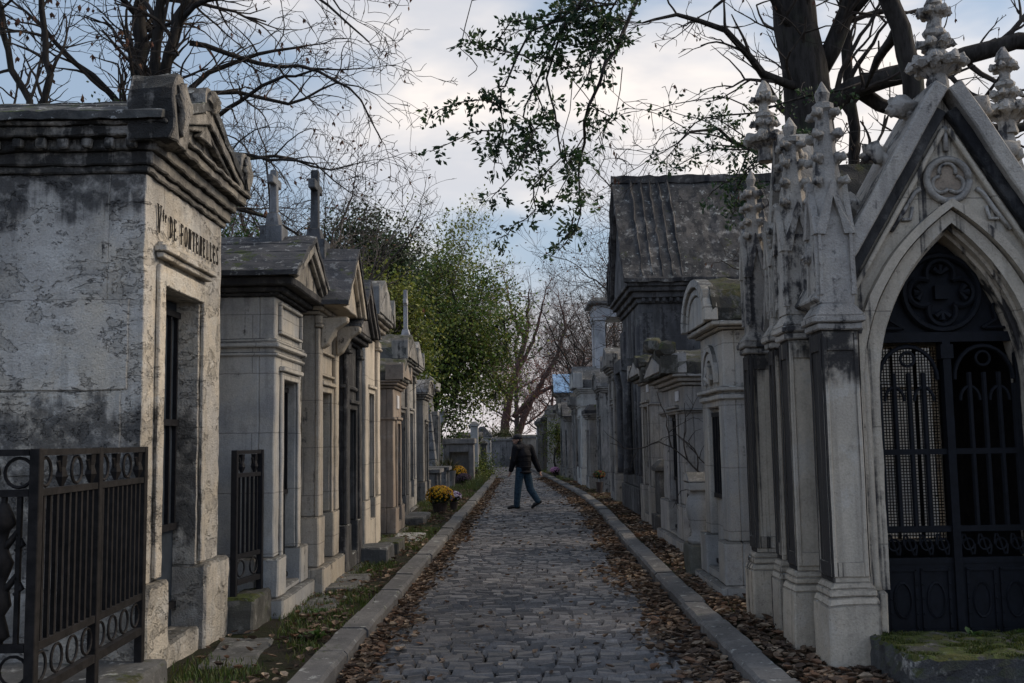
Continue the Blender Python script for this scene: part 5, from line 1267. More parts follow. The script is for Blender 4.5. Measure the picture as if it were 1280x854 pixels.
# ------------------------------------------------------------------ trees
class Tree:
    def __init__(s, seed): s.r = random.Random(seed); s.trunk = MB(); s.tw = MB(); s.lf = MB(); s.tips = []
    def limb(s, pts, r0, r1, child=0., L=1.2, wob=.03, to=None, lv=0, droop=0., sides=8):
        """a thick limb through pts, with child twigs per metre"""
        pts = [Vector(p) for p in pts]; fine = []
        for i in range(len(pts) - 1):
            p0, p1, p2, p3 = pts[max(i - 1, 0)], pts[i], pts[i + 1], pts[min(i + 2, len(pts) - 1)]
            n = max(2, int((p2 - p1).length / .3))
            for k in range(n):
                t = k / n; fine.append(.5 * ((2 * p1) + (p2 - p0) * t + (2 * p0 - 5 * p1 + 4 * p2 - p3) * t * t + (3 * p1 - p0 - 3 * p2 + p3) * t ** 3))
        fine.append(pts[-1]); N = len(fine)
        fine = [p + Vector((s.r.gauss(0, wob), s.r.gauss(0, wob), s.r.gauss(0, wob))) * (1 if 0 < i < N - 1 else 0) for i, p in enumerate(fine)]
        rad = [r0 + (r1 - r0) * i / (N - 1) for i in range(N)]
        s.trunk.tube(fine, rad, sides)
        if child:
            for i in range(1, N):
                seg = fine[i] - fine[i - 1]
                if s.r.random() < 2.6 * child * seg.length:
                    d = (seg.normalized() + Vector((s.r.gauss(0, .8), s.r.gauss(0, .8), s.r.gauss(.15, .7)))).normalized()
                    s.grow(fine[i], d, min(rad[i] * .55, .045), L * s.r.uniform(.6, 1.3), lv, droop)
            s.grow(fine[-1], (fine[-1] - fine[-2]).normalized(), r1 * .9, L, lv, droop)
        return fine
    def grow(s, p, d, r, L, lv=0, droop=0., maxl=3, rmin=.0055):
        n = max(4, int(L / .11)) if L < 1.2 else max(6, int(L / .17)); pts = [p]; q = p; dd = d; kids = []
        for k in range(n):
            dd = (dd + Vector((s.r.gauss(0, .17), s.r.gauss(0, .17), s.r.gauss(.03 - droop * k / n, .14)))).normalized(); q = q + dd * L / n; pts.append(q)
            if lv < maxl and k > 0 and s.r.random() < .44: kids.append((q, dd, k / n))
        r = min(r, .03 if lv else r); e = max(rmin * .7, r * .3); (s.tw if r < .05 else s.trunk).tube(pts, [r + (e - r) * i / n for i in range(n + 1)], 3 if r < .012 else (4 if r < .03 else 6), None, False)
        if lv >= maxl - 1: s.tips.append((q, dd))
        for (a, b, t) in kids:
            nd = (b * .8 + Vector((s.r.gauss(0, .7), s.r.gauss(0, .7), s.r.gauss(.1, .6)))).normalized()
            s.grow(a, nd, max(rmin, r * (1 - .5 * t) * .6), L * s.r.uniform(.4, .75) * (1 - .25 * t), lv + 1, droop, maxl, rmin)
    def leaf(s, p, d, L, W, c, hang=0.):
        d = Vector(d); d.z -= hang; d.normalize(); sd = d.cross(Vector((s.r.gauss(0, 1), s.r.gauss(0, 1), s.r.gauss(0, 1)))); sd = sd.normalized() if sd.length > 1e-4 else d.orthogonal().normalized(); nn = d.cross(sd) * W * .3
        m_ = p + d * L * .5; q = p + d * L
        i = len(s.lf.v); s.lf.v.extend([tuple(p), tuple(m_ + sd * W), tuple(q), tuple(m_ - sd * W), tuple(m_ - nn)]); s.lf.f.extend([(i, i + 4, i + 1), (i + 1, i + 4, i + 2), (i, i + 3, i + 4), (i + 3, i + 2, i + 4)]); s.lf.c.extend([c] * 4)
    def finish(s, name, label, base, bk, tw, group=None, leafm=None, cat='tree', sub='foliage'):
        T = thing(name, label, cat, base, group); b = Vector(base)
        for mb, nm, mt, smth in ((s.trunk, 'trunk', bk, True), (s.tw, 'crown', tw, False), (s.lf, sub, leafm or M_LEAF, False)):
            if mb.v:
                mb.v = [(v[0] - b.x, v[1] - b.y, v[2] - b.z) for v in mb.v]; mb.build(nm, mt, T, smooth=smth)
        return T
BROWN = [(.13, .06, .04), (.10, .05, .035), (.17, .09, .05), (.08, .045, .03)]

def tree_left():
    t = Tree(101); Y = 16.
    def P(*a): return [Vector((x, Y + dy, z)) for x, dy, z in a]
    t.limb(P((-5.9, .2, .1), (-6.0, .1, 3.), (-6.06, 0, 6.9), (-6.1, 0, 9.2), (-6.0, .2, 12)), .21, .08, 1.3, 1.6)
    t.limb(P((-5.95, 0, 5.6), (-5.75, -.2, 7.2), (-5.65, -.3, 8.9), (-5.4, -.4, 11)), .12, .05, 1.6, 1.5)
    t.limb(P((-5.85, 0, 6.6), (-5.5, -.4, 7.9), (-5.1, -.6, 9.1), (-4.6, -.6, 10.6)), .095, .04, 1.6, 1.5)
    t.limb(P((-5.6, -.1, 7.6), (-5.2, -.5, 8.5), (-4.4, -.9, 8.75), (-3.8, -1.1, 8.95), (-3.0, -1.4, 8.5), (-2.4, -1.6, 7.9), (-2.05, -1.7, 7.55)), .055, .010, 3.0, .9, droop=.15)
    t.limb(P((-5.55, 0, 7.0), (-5.0, .2, 7.8), (-4.3, .4, 8.2), (-3.4, .7, 8.5)), .06, .015, 2.8, 1.0, droop=.1)
    t.limb(P((-5.4, .1, 6.4), (-4.7, -.5, 6.85), (-4.2, -.8, 6.95), (-3.5, -1.1, 7.25), (-2.9, -1.3, 7.3), (-2.2, -1.5, 7.22)), .05, .009, 3.2, .9, droop=.25)
    t.limb(P((-5.3, .2, 6.0), (-4.5, -.2, 6.3), (-3.8, -.6, 6.1), (-3.0, -1.0, 5.9), (-2.4, -1.2, 5.4)), .04, .008, 3.4, .8, droop=.3)
    t.limb(P((-4.6, -.8, 8.8), (-3.9, -1.2, 9.3), (-3.1, -1.5, 9.2), (-2.5, -1.7, 8.6)), .05, .01, 3.2, .9, droop=.35)
    t.limb(P((-6.1, 0, 6.9), (-6.7, -.3, 7.6), (-7.2, -.5, 8.1), (-7.7, -.6, 8.6)), .07, .025, 2.4, 1.1)
    t.limb(P((-6.1, 0, 9.5), (-5.2, -1, 10.3), (-4.2, -1.8, 10.1), (-3.4, -2.2, 9.4), (-3.0, -2.4, 8.7)), .07, .01, 2.6, 1.1, droop=.4)
    t.limb(P((-6.0, .2, 8.6), (-6.6, -1.2, 9.2), (-7.2, -2.0, 8.8), (-7.5, -2.4, 8.0)), .06, .01, 2.8, 1.0, droop=.3)
    t.limb(P((-5.5, 0, 7.4), (-4.6, .6, 7.6), (-3.8, .9, 7.5), (-3.0, 1.0, 7.9), (-2.3, 1.0, 7.7)), .05, .009, 3.2, .9, droop=.2)
    t.limb(P((-5.2, -.2, 8.2), (-4.2, .2, 8.0), (-3.2, .3, 7.9), (-2.5, .2, 7.3), (-2.1, .1, 6.6)), .05, .009, 3.2, .9, droop=.25)
    t.limb(P((-5.0, .2, 6.4), (-4.0, .8, 6.6), (-3.2, 1.2, 6.4), (-2.5, 1.3, 6.6)), .04, .008, 3.4, .9, droop=.25)
    t.limb(P((-4.9, .2, 5.6), (-4.1, .6, 5.5), (-3.4, .9, 5.0), (-2.9, 1.0, 4.6)), .04, .008, 3.4, .9, droop=.2)
    t.limb(P((-4.8, -.6, 9.6), (-3.8, -.9, 9.6), (-3.0, -1., 9.0), (-2.4, -1.1, 8.2)), .04, .009, 3.2, .9, droop=.4)
    for q, d in t.tips:
        if t.r.random() < .12:
            for _ in range(t.r.choice((1, 1, 2, 4))): t.leaf(q, (t.r.gauss(0, .4), t.r.gauss(0, .4), -.5), t.r.uniform(.06, .12), .022, t.r.choice(BROWN), .8)
    t.finish('bare_tree', 'large bare tree with several stems and brown seed clusters behind the lettered tomb', (-5.9, 16.2, 0), M_BARKD, M_TWIG, leafm=M_DRY, sub='dry_leaves')
    t = Tree(103); Y = 14.5
    t.limb(P((-8.3, 0, 0), (-7.6, 0, 4), (-7.15, 0, 6.4), (-7.5, 0, 7.6), (-7.9, 0, 9.5)), .085, .04, 1.4, 1.3)
    t.limb(P((-7.2, 0, 6.3), (-6.75, -.2, 7.1), (-6.9, -.3, 8.4), (-7.0, -.3, 9.6)), .06, .03, 2.6, 1.0)
    for q, d in t.tips:
        if t.r.random() < .3:
            for _ in range(3): t.leaf(q, (t.r.gauss(0, .4), t.r.gauss(0, .4), -.5), t.r.uniform(.07, .13), .028, t.r.choice(BROWN), .8)
    t.finish('bare_tree', 'thin leaning tree with hanging brown leaves at the upper left corner', (-8.3, 14.5, 0), M_BARKD, M_TWIG, leafm=M_DRY, sub='dry_leaves')
tree_left()

def bare(name, label, base, h, r, seed, spread=.35, n=7, bk=M_BARK, tw=M_TWIG, leaves=None, L=2.2, lean=(0, 0), lvl=0, dens=.8, group='bare trees beyond the tombs', rmin=.007, lo=.25):
    t = Tree(seed); b = Vector(base); top = b + Vector((lean[0], lean[1], h * .62))
    fine = t.limb([b, b.lerp(top, .5) + Vector((t.r.gauss(0, .12), t.r.gauss(0, .12), 0)), top], r, r * .4)
    for k in range(n):
        f = lo + (1 - lo) * (k + t.r.random()) / n; p = fine[min(int(f * (len(fine) - 1)), len(fine) - 1)]; a = 2.4 * k + t.r.random(); rr = h * spread * t.r.uniform(.6, 1.2)
        q = p + Vector((math.cos(a) * rr * .55, math.sin(a) * rr * .55, h * .14)); e = p + Vector((math.cos(a) * rr, math.sin(a) * rr, h * t.r.uniform(.26, .42)))
        t.limb([p, q, e], r * .42 * (1.1 - .5 * f), .018, dens, L, lv=lvl)
    t.grow(top, Vector((0, 0, 1)), r * .35, L * 1.4, 0)
    if leaves:
        for q, d in t.tips:
            if t.r.random() < leaves[0]:
                for _ in range(leaves[2]): t.leaf(q + Vector((t.r.gauss(0, .08), t.r.gauss(0, .08), t.r.gauss(0, .08))), (t.r.gauss(0, .6), t.r.gauss(0, .6), t.r.gauss(0, .5)), leaves[3] * t.r.uniform(.7, 1.3), leaves[3] * .3, t.r.choice(leaves[1]))
    return t.finish(name, label, base, bk, tw, group, M_DRY if leaves and leaves[1][0][0] > leaves[1][0][1] else M_LEAF)
bare('bare_tree', 'fine-twigged bare tree rising behind the two stone crosses', (-5.1, 21.5, 0), 7.6, .14, 111, .32, 9, tw=M_TWIG, L=1.7, dens=1.6, leaves=(.12, BROWN, 1, .10))
bare('bare_tree', 'second bare tree filling the gap right of the stone crosses', (-6.0, 27.0, 0), 8.6, .16, 112, .32, 9, tw=M_TWIGP, L=2.0, dens=1.5)
RED = [(.20, .075, .05), (.16, .06, .045), (.24, .10, .06)]
def red_tree():
    t = Tree(121); Y = 70.
    def P(*a): return [Vector((x, Y + dy, z)) for x, dy, z in a]
    t.limb(P((-.9, 0, 0), (-.5, 0, 3.4), (-.1, 0, 5.2), (.6, 0, 7.4), (1.2, 0, 9.8)), .38, .13, .32, 2.6)
    t.limb(P((-.2, .2, 0), (.6, .2, 2.8), (2.0, .2, 5.6), (3.0, .4, 7.2), (3.8, .5, 9.5)), .28, .10, .36, 2.4)
    t.limb(P((.0, .1, 3.2), (1.4, .1, 4.6), (2.9, .1, 5.4), (4.6, .1, 6.6), (6.4, 0, 7.8)), .18, .05, .4, 2.2)
    t.limb(P((-.3, 0, 4.6), (-1.2, 0, 6.2), (-1.6, 0, 8.4), (-1.5, 0, 10.6)), .24, .08, .36, 2.4)
    t.limb(P((.2, 0, 6.2), (1.5, .4, 8.6), (2.2, .6, 11.2)), .18, .06, .36, 2.3); t.limb(P((.9, 0, 8.6), (0, -.4, 10.6), (-.3, -.6, 12.2)), .14, .05, .36, 2.3)
    for q, d in t.tips:
        if q.z < 7.5 and q.x > .8 and t.r.random() < .4:
            for _ in range(2): t.leaf(q + Vector((t.r.gauss(0, .2), t.r.gauss(0, .2), t.r.gauss(0, .2))), (t.r.gauss(0, .6), t.r.gauss(0, .6), t.r.gauss(0, .5)), .16 * t.r.uniform(.7, 1.2), .05, t.r.choice(RED))
    t.finish('bare_tree', 'twin-trunked reddish bare tree leaning behind the end wall', (-.6, 70, 0), M_BARKR, M_TWIGR, 'bare trees beyond the tombs', M_DRY)
red_tree()
bare('bare_tree', 'copper-leaved small tree right of the leaning reddish trunks', (3.0, 76, 0), 8.2, .18, 131, .34, 8, M_BARKR, M_TWIGR, (.22, RED, 2, .16), 2.4, dens=.6)
bare('bare_tree', 'grey bare tree forking above the far right tombs', (4.4, 58, 0), 9.6, .16, 132, .30, 9, M_BARKD, M_TWIG, None, 2.3, (-.3, 0), dens=.8)
bare('bare_tree', 'slender bare tree right of the forked one, above the blue roof', (6.4, 62, 0), 10.4, .17, 133, .30, 9, M_BARK, M_TWIGP, None, 2.4, dens=.8)
bare('bare_tree', 'wide pale bare tree far beyond the end wall', (.4, 96, 0), 15., .3, 134, .36, 10, M_BARK, M_TWIGP, None, 3.6, dens=.5, rmin=.012)
bare('bare_tree', 'distant bare tree standing behind the wide pale one', (8.5, 90, 0), 13.5, .28, 135, .36, 10, M_BARK, M_TWIGP, None, 3.4, dens=.5, rmin=.012)
bare('bare_tree', 'bare tree with hanging seed pods behind the dark chapel roof', (6.2, 30, 0), 9.2, .16, 136, .36, 10, M_BARKD, M_TWIG, (.25, BROWN, 1, .1), 2.0, (-.9, 0), dens=1.5)
bare('bare_tree', 'small twiggy tree between dark chapel and pillared monument', (3.4, 37.5, 0), 8.2, .10, 137, .30, 8, M_BARKD, M_TWIG, (.2, BROWN, 1, .1), 1.7, dens=1.4)

def leafy(name, label, base, lobes, n, size, cols, seed, trunk=.25, group=None, spread_tw=True, dark=None, bk=M_BARKD):
    """crown of many leaf faces in clumps through several lobes (x,y,z,rx,ry,rz,weight)"""
    t = Tree(seed); b = Vector(base); tot = sum(l[6] for l in lobes)
    zt = sum(l[2] for l in lobes) / len(lobes); core = [b, Vector((b.x + t.r.gauss(0, .2), b.y, zt * .5)), Vector((sum(l[0] for l in lobes) / len(lobes), sum(l[1] for l in lobes) / len(lobes), zt))]
    t.limb(core, trunk, trunk * .5)
    for l in lobes:
        c = Vector(l[:3]); t.limb([core[1].lerp(core[2], t.r.uniform(.1, .9)), core[2].lerp(c, .5) - Vector((0, 0, .3)), c, c + Vector((t.r.gauss(0, .3) * l[3], t.r.gauss(0, .3) * l[4], l[5] * .8))], trunk * .4, .02)
        m = int(n * l[6] / tot); per = 26; k = max(4, m // per)
        for _ in range(k):
            d = Vector((t.r.gauss(0, 1), t.r.gauss(0, 1), t.r.gauss(0, 1))).normalized(); rr = t.r.random() ** .38
            q = c + Vector((d.x * l[3], d.y * l[4], d.z * l[5])) * rr
            q += noise.noise_vector(q * .9) * .5 * min(l[3], l[5]) * .5
            cs = size * t.r.uniform(1.6, 5.); ck = t.r.uniform(.45, 1.4); base_c = t.r.choice(cols)
            t.tw.tube([c.lerp(q, .35), c.lerp(q, .7) + Vector((0, 0, -.1)), q], [.025, .014, .006], 3, None, False)
            for _ in range(per):
                p = q + Vector((t.r.gauss(0, cs), t.r.gauss(0, cs), t.r.gauss(0, cs * .7))); kk = ck * t.r.uniform(.75, 1.25)
                t.leaf(p, (t.r.gauss(0, 1), t.r.gauss(0, 1), t.r.gauss(-.3, .7)), size * t.r.uniform(.7, 1.3), size * .33, tuple(v * kk for v in base_c))
    return t.finish(name, label, base, bk, M_TWIG, group)
G1 = [(.07, .115, .022), (.09, .145, .026), (.13, .17, .03), (.05, .085, .018), (.17, .18, .035)]
G2 = [(.03, .055, .02), (.04, .07, .025), (.022, .04, .015), (.065, .095, .04)]
G3 = [(.13, .17, .028), (.17, .20, .03), (.10, .14, .025), (.20, .21, .04)]
leafy('leafy_tree', 'big green tree overhanging the tombs halfway down on the left', (-3.6, 46, 0), [(-3.2, 45, 5.3, 1.8, 2, 2.0, 2.4), (-4.1, 46, 7.8, 1.4, 1.6, 1.7, 1.7), (-1.9, 45, 6.8, 1.4, 1.5, 1.6, 1.7), (-2.7, 44.5, 3.2, 1.2, 1.4, 1.5, 1.2), (-1.2, 45.5, 5.0, 1.3, 1.4, 1.5, 1.1), (-4.6, 46, 4.0, 1.2, 1.5, 2.2, 1.3), (-.4, 46, 6.4, 1.0, 1, 1.2, .6), (.15, 46, 7.4, .7, .8, .8, .25), (-2.9, 45.5, 9.2, 1.2, 1.2, 1.3, .8), (-1.3, 46, 8.7, .9, 1, 1., .45), (-4.4, 46, 9.6, .8, .9, .9, .4), (-.7, 45.5, 3.9, .8, 1, .9, .4)], 19000, .16, G1, 141, .3)
bare('leafy_tree', 'airy half-bare tree with yellowing leaves rising above the big green tree', (-4.0, 50, 0), 11.6, .2, 142, .26, 11, M_BARK, M_TWIGP, (.55, G3, 2, .17), 2.2, dens=1.4, lo=.4, group=None)
leafy('evergreen_tree', 'dark evergreen tree showing above the middle left tombs', (-5.2, 34, 0), [(-5.0, 34, 8.2, 1.1, 1.2, 1.5, 2), (-4.0, 34, 7.6, .9, 1, 1.2, 1.2), (-5.9, 34, 7.8, 1, 1, 1.6, 1.3), (-4.6, 34, 6., 1.6, 1.4, 1.6, 1.5)], 12000, .13, G2, 143)
leafy('leafy_tree', 'yellow-green bushy tree behind the fourth and fifth left tombs', (-4.0, 29, 0), [(-4.2, 29, 5.6, 1.1, 1, 1.2, 1.6), (-3.4, 29.4, 5.3, .9, .9, 1.1, 1.2), (-3.3, 30, 3.8, 1, 1, 1.4, 1)], 9500, .12, G3, 144, .16)
leafy('conifer', 'small dense green conifer behind the second left tomb', (-4.55, 14.6, 0), [(-4.35, 14.6, 4.0, .5, .5, 1.0, 1), (-3.95, 14.7, 4.2, .42, .4, .75, .9), (-4.2, 14.6, 3.2, .7, .6, .9, 1)], 6500, .06, [(.03, .065, .014), (.045, .085, .016), (.022, .05, .012)], 145, .1)
leafy('conifer', 'little green conifer top poking over the lettered tomb roof', (-6.0, 14.2, 0), [(-5.85, 14.2, 6.1, .3, .3, .5, 1), (-5.95, 14.2, 5.3, .5, .5, .8, 1)], 2600, .055, [(.03, .06, .014), (.05, .085, .016)], 146, .1)
leafy('hedge', 'ragged hedge growing on top of the far grey wall', (-.6, 64.0, 1.2), [(-1.0, 64, 2.0, .7, .4, .28, 1), (-.2, 64, 1.95, .6, .4, .25, 1)], 2200, .10, [(.06, .075, .022), (.045, .06, .018), (.08, .08, .03)], 147, .05)
leafy('shrub', 'climbing green plant between the far right tombs', (1.95, 43.2, 0), [(1.98, 44.4, 1.9, .25, .3, .5, 1), (2.0, 44.4, 1.1, .3, .3, .4, .6)], 1600, .09, G1, 148, .05)
leafy('shrub', 'wild green bush beside the far left kerb', (-1.35, 44.5, 0), [(-1.35, 44.5, .5, .3, .9, .35, 1), (-1.55, 40.5, .35, .35, .8, .25, .8)], 2000, .09, G3 + G1, 149, .04)
# backdrop growth behind both rows so that gaps between tombs show green
for i, (x, y, z, r_, lab) in enumerate([(-6.4, 20, 1.5, 1.4, 'dark shrub mass behind the third left tomb'), (-5.6, 24, 1.8, 1.4, 'dark shrub mass behind the fifth left tomb'), (-5.2, 40, 1.8, 1.6, 'green shrub mass behind the sloping crypt'), (6.2, 13.5, 1.6, 1.3, 'dark shrub seen through the gothic chapel window'), (5.0, 11.0, 1.0, .8, 'low shrub behind the round-vaulted tomb')]):
    leafy('shrub', lab, (x, y, 0), [(x, y, z, r_, r_, z, 1), (x + .8, y + .6, z * .8, r_ * .8, r_ * .8, z * .8, 1)], 3200, .12, G2 + G1[:2], 160 + i, .08, 'shrubs behind the tombs')

# great tree at right: huge dark trunk, long limbs, drooping evergreen sprays over the lane
def great_tree():
    t = Tree(171)
    def V(*a): return [Vector(p) for p in a]
    t.limb(V((4.3, 14.3, 0), (4.30, 14.1, 3.), (4.32, 14, 6.2), (4.15, 14, 8.2), (3.9, 13.8, 10.5), (3.6, 13.4, 12.5)), .46, .24, .7, 1.8, .02)
    t.limb(V((4.5, 14, 6.2), (4.95, 13.8, 6.55), (5.8, 13.6, 6.75), (7.4, 13.4, 7.05), (8.6, 13.2, 7.2)), .17, .09, 1.7, 1.4, .03)
    t.limb(V((4.5, 14, 6.9), (4.85, 13.9, 7.5), (5.1, 13.8, 8.3), (5.2, 13.6, 9.6)), .15, .08, 1.3, 1.4)
    t.limb(V((5.1, 14, 6.55), (6.1, 14, 6.0), (7.3, 14.2, 6.05), (8.5, 14.2, 6.2)), .11, .05, 1.7, 1.3)
    t.limb(V((5.7, 15.5, 3), (5.4, 15.3, 6), (5.35, 15.2, 8), (5.3, 15, 10)), .11, .07, 1.6, 1.4)
    t.limb(V((4.2, 13.9, 6.6), (3.6, 13.5, 6.65), (3.0, 13.1, 7.1), (2.3, 12.8, 7.25), (1.75, 12.5, 7.0)), .07, .012, 3.0, 1.0, droop=.1)
    t.limb(V((4.2, 13.9, 7.4), (3.4, 13.3, 8.0), (2.6, 12.9, 8.1), (1.9, 12.5, 7.8)), .07, .012, 3.0, 1.0, droop=.15)
    t.limb(V((4.2, 13.9, 5.6), (3.5, 13.2, 5.4), (2.7, 12.6, 5.6), (2.1, 12.2, 5.3)), .05, .010, 3.0, .9, droop=.2)
    t.limb(V((4.3, 13.8, 7.9), (3.6, 12.8, 9.1), (2.9, 12, 9.4), (2.2, 11.5, 9.0)), .08, .012, 2.4, 1.1, droop=.2)
    t.limb(V((4.9, 13.7, 7.6), (5.6, 13.2, 8.4), (6.5, 12.8, 8.6), (7.4, 12.5, 8.2)), .07, .015, 2.6, 1.2, droop=.1)
    for q, d in t.tips:
        if t.r.random() < .22:
            for _ in range(t.r.choice((1, 1, 2))): t.leaf(q, (t.r.gauss(0, .4), t.r.gauss(0, .4), -.5), t.r.uniform(.05, .10), .02, t.r.choice(BROWN), .8)
    t.finish('great_tree', 'massive dark-trunked tree with spreading limbs behind the gothic chapel', (4.3, 14.3, 0), M_BARKD, M_TWIG, None, M_DRY, sub='dry_leaves')

def oak():
    """evergreen tree whose trunk stands behind the chapel; one limb arches over the lane and droops"""
    t = Tree(181); Y = 9.2
    DG = [(.022, .045, .022), (.03, .06, .024), (.04, .08, .026), (.025, .052, .028), (.07, .11, .035)]
    def S(z2):      # spray traced as real positions in the plane of the drooping limb
        out = []
        for (u, v) in z2:
            out.append((.00293 * u - 1.03, Y + t.r.uniform(-.35, .35), 5.72 - .002985 * v))
        return out
    t.limb([(4.6, 10.6, 0), (4.5, 10.5, 3.5), (4.2, 10.3, 6.), (3.2, 9.9, 7.2), (2.2, 9.4, 7.2), (1.5, Y, 6.9)], .2, .05, 0, 1)
    t.limb([(3.2, 9.9, 7.2), (2.0, 9.6, 7.6), (1.1, 9.2, 7.4), (.6, Y, 6.6)], .08, .02, 0, 1)
    def spray(z2, r0, dens=26, side=.16, leafs=True):
        pts = S(z2); fine = t.limb(pts, r0, .004, 0, 1, .012, sides=5)
        L = len(fine); acc = 0
        for i in range(1, L):
            seg = fine[i] - fine[i - 1]; k = dens * seg.length
            while acc < k:
                acc += 1
                if not leafs or noise.noise(fine[i] * 2.2) < -.22: continue
                p = fine[i - 1] + seg * t.r.random(); d = (seg.normalized() * .5 + Vector((t.r.gauss(0, .8), t.r.gauss(0, .8), t.r.gauss(-.1, .6)))).normalized(); l = side * t.r.uniform(.3, 1.2)
                e = p + d * l; t.tw.tube([p, p + d * l * .5 + Vector((0, 0, .01)), e], [.004, .003, .002], 3, None, False)
                cl = t.r.choice(DG); kk = t.r.uniform(.7, 1.35); n = t.r.randint(5, 11)
                for _ in range(n):
                    q = e + Vector((t.r.gauss(0, .025), t.r.gauss(0, .025), t.r.gauss(0, .025))); t.leaf(q, d + Vector((t.r.gauss(0, .7), t.r.gauss(0, .7), t.r.gauss(0, .7))), t.r.uniform(.048, .082), t.r.uniform(.013, .021), tuple(v * kk for v in cl))
            acc -= k
    spray([(900, -420), (830, -180), (755, 0), (700, 130), (640, 260), (600, 370), (590, 450), (575, 560), (572, 640), (568, 700), (500, 790)], .026, 14)
    spray([(610, -60), (560, -10), (430, 90), (340, 250), (325, 300), (335, 370), (300, 470), (330, 520)], .014, 12)
    spray([(650, -50), (600, 0), (480, 140), (440, 250), (400, 330), (430, 420), (380, 540), (290, 590)], .014, 20)
    spray([(540, 60), (480, 220), (500, 350), (520, 450), (430, 560), (430, 640), (370, 700), (310, 720)], .012, 18)
    spray([(340, 290), (270, 310), (180, 325), (90, 330)], .008, 20, .10); spray([(335, 385), (260, 405), (190, 405), (90, 430)], .008, 14, .09)
    spray([(460, 140), (330, 110), (260, 95), (150, 100)], .008, 20, .10); spray([(560, -30), (370, 30), (300, 90), (240, 130), (200, 50)], .008, 12, .10)
    spray([(440, -60), (250, 0), (200, 100), (250, 160), (220, 180)], .006, 0, .1, False)
    spray([(720, -40), (700, 0), (640, 120), (600, 250), (560, 300)], .012, 26); spray([(600, 320), (690, 345), (650, 380)], .007, 22, .12)
    spray([(520, 450), (540, 540), (480, 640)], .007, 22, .12); spray([(560, 650), (530, 740), (450, 780)], .007, 24, .11)
    spray([(740, 40), (660, 60), (590, 30), (520, 50)], .01, 34, .26); spray([(700, -20), (620, 10), (540, -10)], .01, 34, .26); spray([(700, 90), (640, 60), (600, 110)], .008, 28, .2); spray([(700, 20), (560, 40), (430, 60)], .010, 34, .24); spray([(720, 60), (610, 90), (480, 110)], .010, 28, .2); spray([(580, -20), (470, 20), (330, 10)], .010, 26, .18); spray([(640, 130), (560, 170), (450, 180)], .008, 26, .16)
    spray([(420, 260), (470, 330), (430, 400), (370, 430), (280, 470)], .008, 24, .15); spray([(590, 420), (540, 520), (600, 490)], .007, 26, .12); spray([(380, 420), (400, 470), (440, 470)], .007, 26, .14)
    # looping bare twigs
    for a, b, c in (((720, 200), (710, 300), (640, 400)), ((600, 100), (650, 330), (655, 480)), ((560, 200), (640, 300), (600, 420)), ((450, 80), (560, 230), (520, 420)), ((640, 420), (660, 470), (610, 560)), ((410, 380), (450, 520), (410, 660))): spray([a, b, c], .005, 0, .1, False)
    # evergreen sprays hanging beside the chapel's far gable
    Y = 11.4
    def Q(z2): return [(.00363 * u - 1.28, Y + t.r.uniform(-.3, .3), 6.70 - .00370 * v) for u, v in z2]
    S_old = S
    for z2, r0, dn in (([(1500, 250), (1155, 330), (1000, 350), (930, 400), (850, 490)], .016, 14), ([(1400, 380), (1155, 450), (1000, 480), (870, 540)], .014, 18), ([(1400, 420), (1155, 500), (1090, 590), (1060, 670)], .014, 26), ([(1155, 520), (1080, 560), (1000, 600)], .01, 22), ([(1155, 440), (1050, 400), (980, 380)], .01, 20), ([(1155, 560), (1110, 620), (1090, 640)], .01, 26), ([(1155, 330), (1060, 310), (960, 300), (820, 330)], .01, 8)):
        pts = Q(z2); fine = t.limb(pts, r0, .005, 0, 1, .015, sides=5)
        for i in range(1, len(fine)):
            for _ in range(max(1, int(dn * (fine[i] - fine[i - 1]).length * 1.6))):
                d = Vector((t.r.gauss(0, .8), t.r.gauss(0, .8), t.r.gauss(0, .7))).normalized(); p = fine[i]; e = p + d * .2 * t.r.random(); t.tw.tube([p, e], [.004, .002], 3, None, False); cl = t.r.choice(DG)
                for _ in range(5): t.leaf(e + Vector((t.r.gauss(0, .03), t.r.gauss(0, .03), t.r.gauss(0, .03))), d + Vector((t.r.gauss(0, .7), t.r.gauss(0, .7), t.r.gauss(0, .7))), t.r.uniform(.05, .085), t.r.uniform(.014, .02), cl)
    t.limb([(4.2, 10.3, 6.), (4.2, 11, 5.9), (4.2, 11.4, 5.7)], .07, .02)
    t.finish('evergreen_oak', 'evergreen tree whose dark leafy sprays hang over the middle of the lane', (4.6, 10.6, 0), M_BARKD, M_TWIG)
great_tree(); oak()

# ------------------------------------------------------------------ sky, sun, camera
SUN_EL, SUN_AZ = 40., 72.       # degrees; azimuth measured from +Y towards +X
w = bpy.data.worlds.new('World'); sc.world = w; w.use_nodes = True; nt = w.node_tree; nt.nodes.clear()
g = NT.__new__(NT); g.t = nt; g.m = w
out = nt.nodes.new('ShaderNodeOutputWorld'); bg = nt.nodes.new('ShaderNodeBackground'); nt.links.new(bg.outputs[0], out.inputs[0])
sky = nt.nodes.new('ShaderNodeTexSky'); sky.sky_type = 'NISHITA'; sky.sun_disc = False; sky.sun_elevation = R(SUN_EL); sky.sun_rotation = R(SUN_AZ); sky.air_density = 1.2; sky.dust_density = 1.5
tc = nt.nodes.new('ShaderNodeTexCoord'); v = tc.outputs['Generated']; xyz = g.sep(v)
vv = g.vmul(v, (1.0, 1.0, 2.6))
n1 = g.noise(g.vadd(vv, (7.7, .9, 4.2)), 1.5, 6, .5, .15); n2 = g.noise(g.vadd(vv, (.3, 5.1, 2.2)), 3.4, 5, .55, .1)
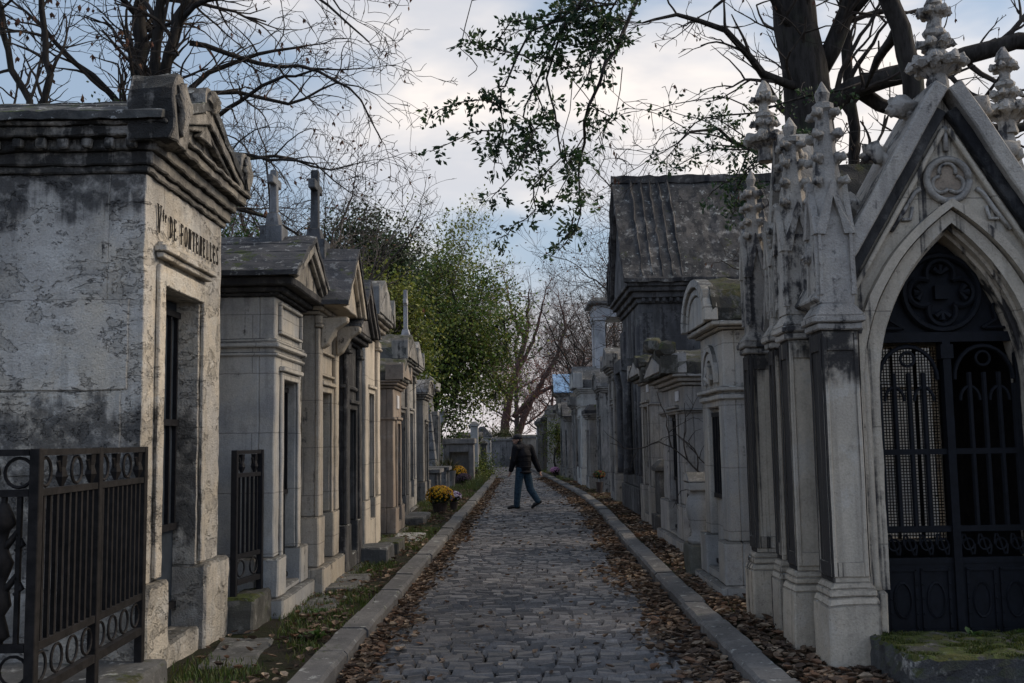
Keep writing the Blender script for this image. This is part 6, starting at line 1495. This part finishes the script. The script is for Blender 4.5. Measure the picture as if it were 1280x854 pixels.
cl = g.math('ADD', g.math('MULTIPLY', n1, .75), g.math('MULTIPLY', n2, .25))
cov = g.rng(cl, .47, .60)
haze = g.rng(xyz[2], .0, .20, 1., 0.)
base = g.mix(.6, sky.outputs[0], (4.0, 5.1, 6.7))
ccol = g.mix(g.rng(n2, .35, .65), (12.6, 11.2, 9.9), (6.5, 6.6, 7.1))
c = g.mix(g.math('MULTIPLY', cov, .9), base, ccol)
c = g.mix(g.math('MULTIPLY', haze, .75), c, (6.9, 6.4, 6.7))
# the sky ahead, towards the low light, is brighter than the blue sky behind
dt = nt.nodes.new('ShaderNodeVectorMath'); dt.operation = 'DOT_PRODUCT'; nt.links.new(v, dt.inputs[0]); dt.inputs[1].default_value = (.42, .90, .12)
c = g.mix(1., c, g.mix(g.rng(dt.outputs['Value'], -.5, .8, 0, 1), (.60, .665, .77), (.70, .69, .675)), 'MULTIPLY')
nt.links.new(c, bg.inputs[0]); bg.inputs[1].default_value = .10

sl = bpy.data.lights.new('sun', 'SUN'); sl.energy = 2.0; sl.angle = R(40); sl.color = (1., .84, .66); so = bpy.data.objects.new('sun', sl); col.objects.link(so)
az, el = R(SUN_AZ), R(SUN_EL); d = Vector((math.sin(az) * math.cos(el), math.cos(az) * math.cos(el), math.sin(el))); so.rotation_euler = d.to_track_quat('Z', 'Y').to_euler(); so.location = (20, 20, 30)

cam = bpy.data.cameras.new('camera'); cam.sensor_width = 36; cam.lens = 36 * 1250 / 1280; cam.clip_end = 3000; cam.clip_start = .05
co = bpy.data.objects.new('camera', cam); col.objects.link(co); sc.camera = co
co.matrix_world = Matrix.Translation((0, 0, 1.65)) @ (Matrix.Rotation(math.pi / 2 + math.atan(123 / 1250), 4, 'X') @ Matrix.Rotation(-.016, 4, 'Z'))
vs = sc.view_settings; vs.view_transform = 'Standard'; vs.look = 'None'; vs.exposure = .72; vs.gamma = 1.; vs.use_curve_mapping = False
sc.cycles.max_bounces = 5; sc.cycles.diffuse_bounces = 3; sc.cycles.transparent_max_bounces = 4
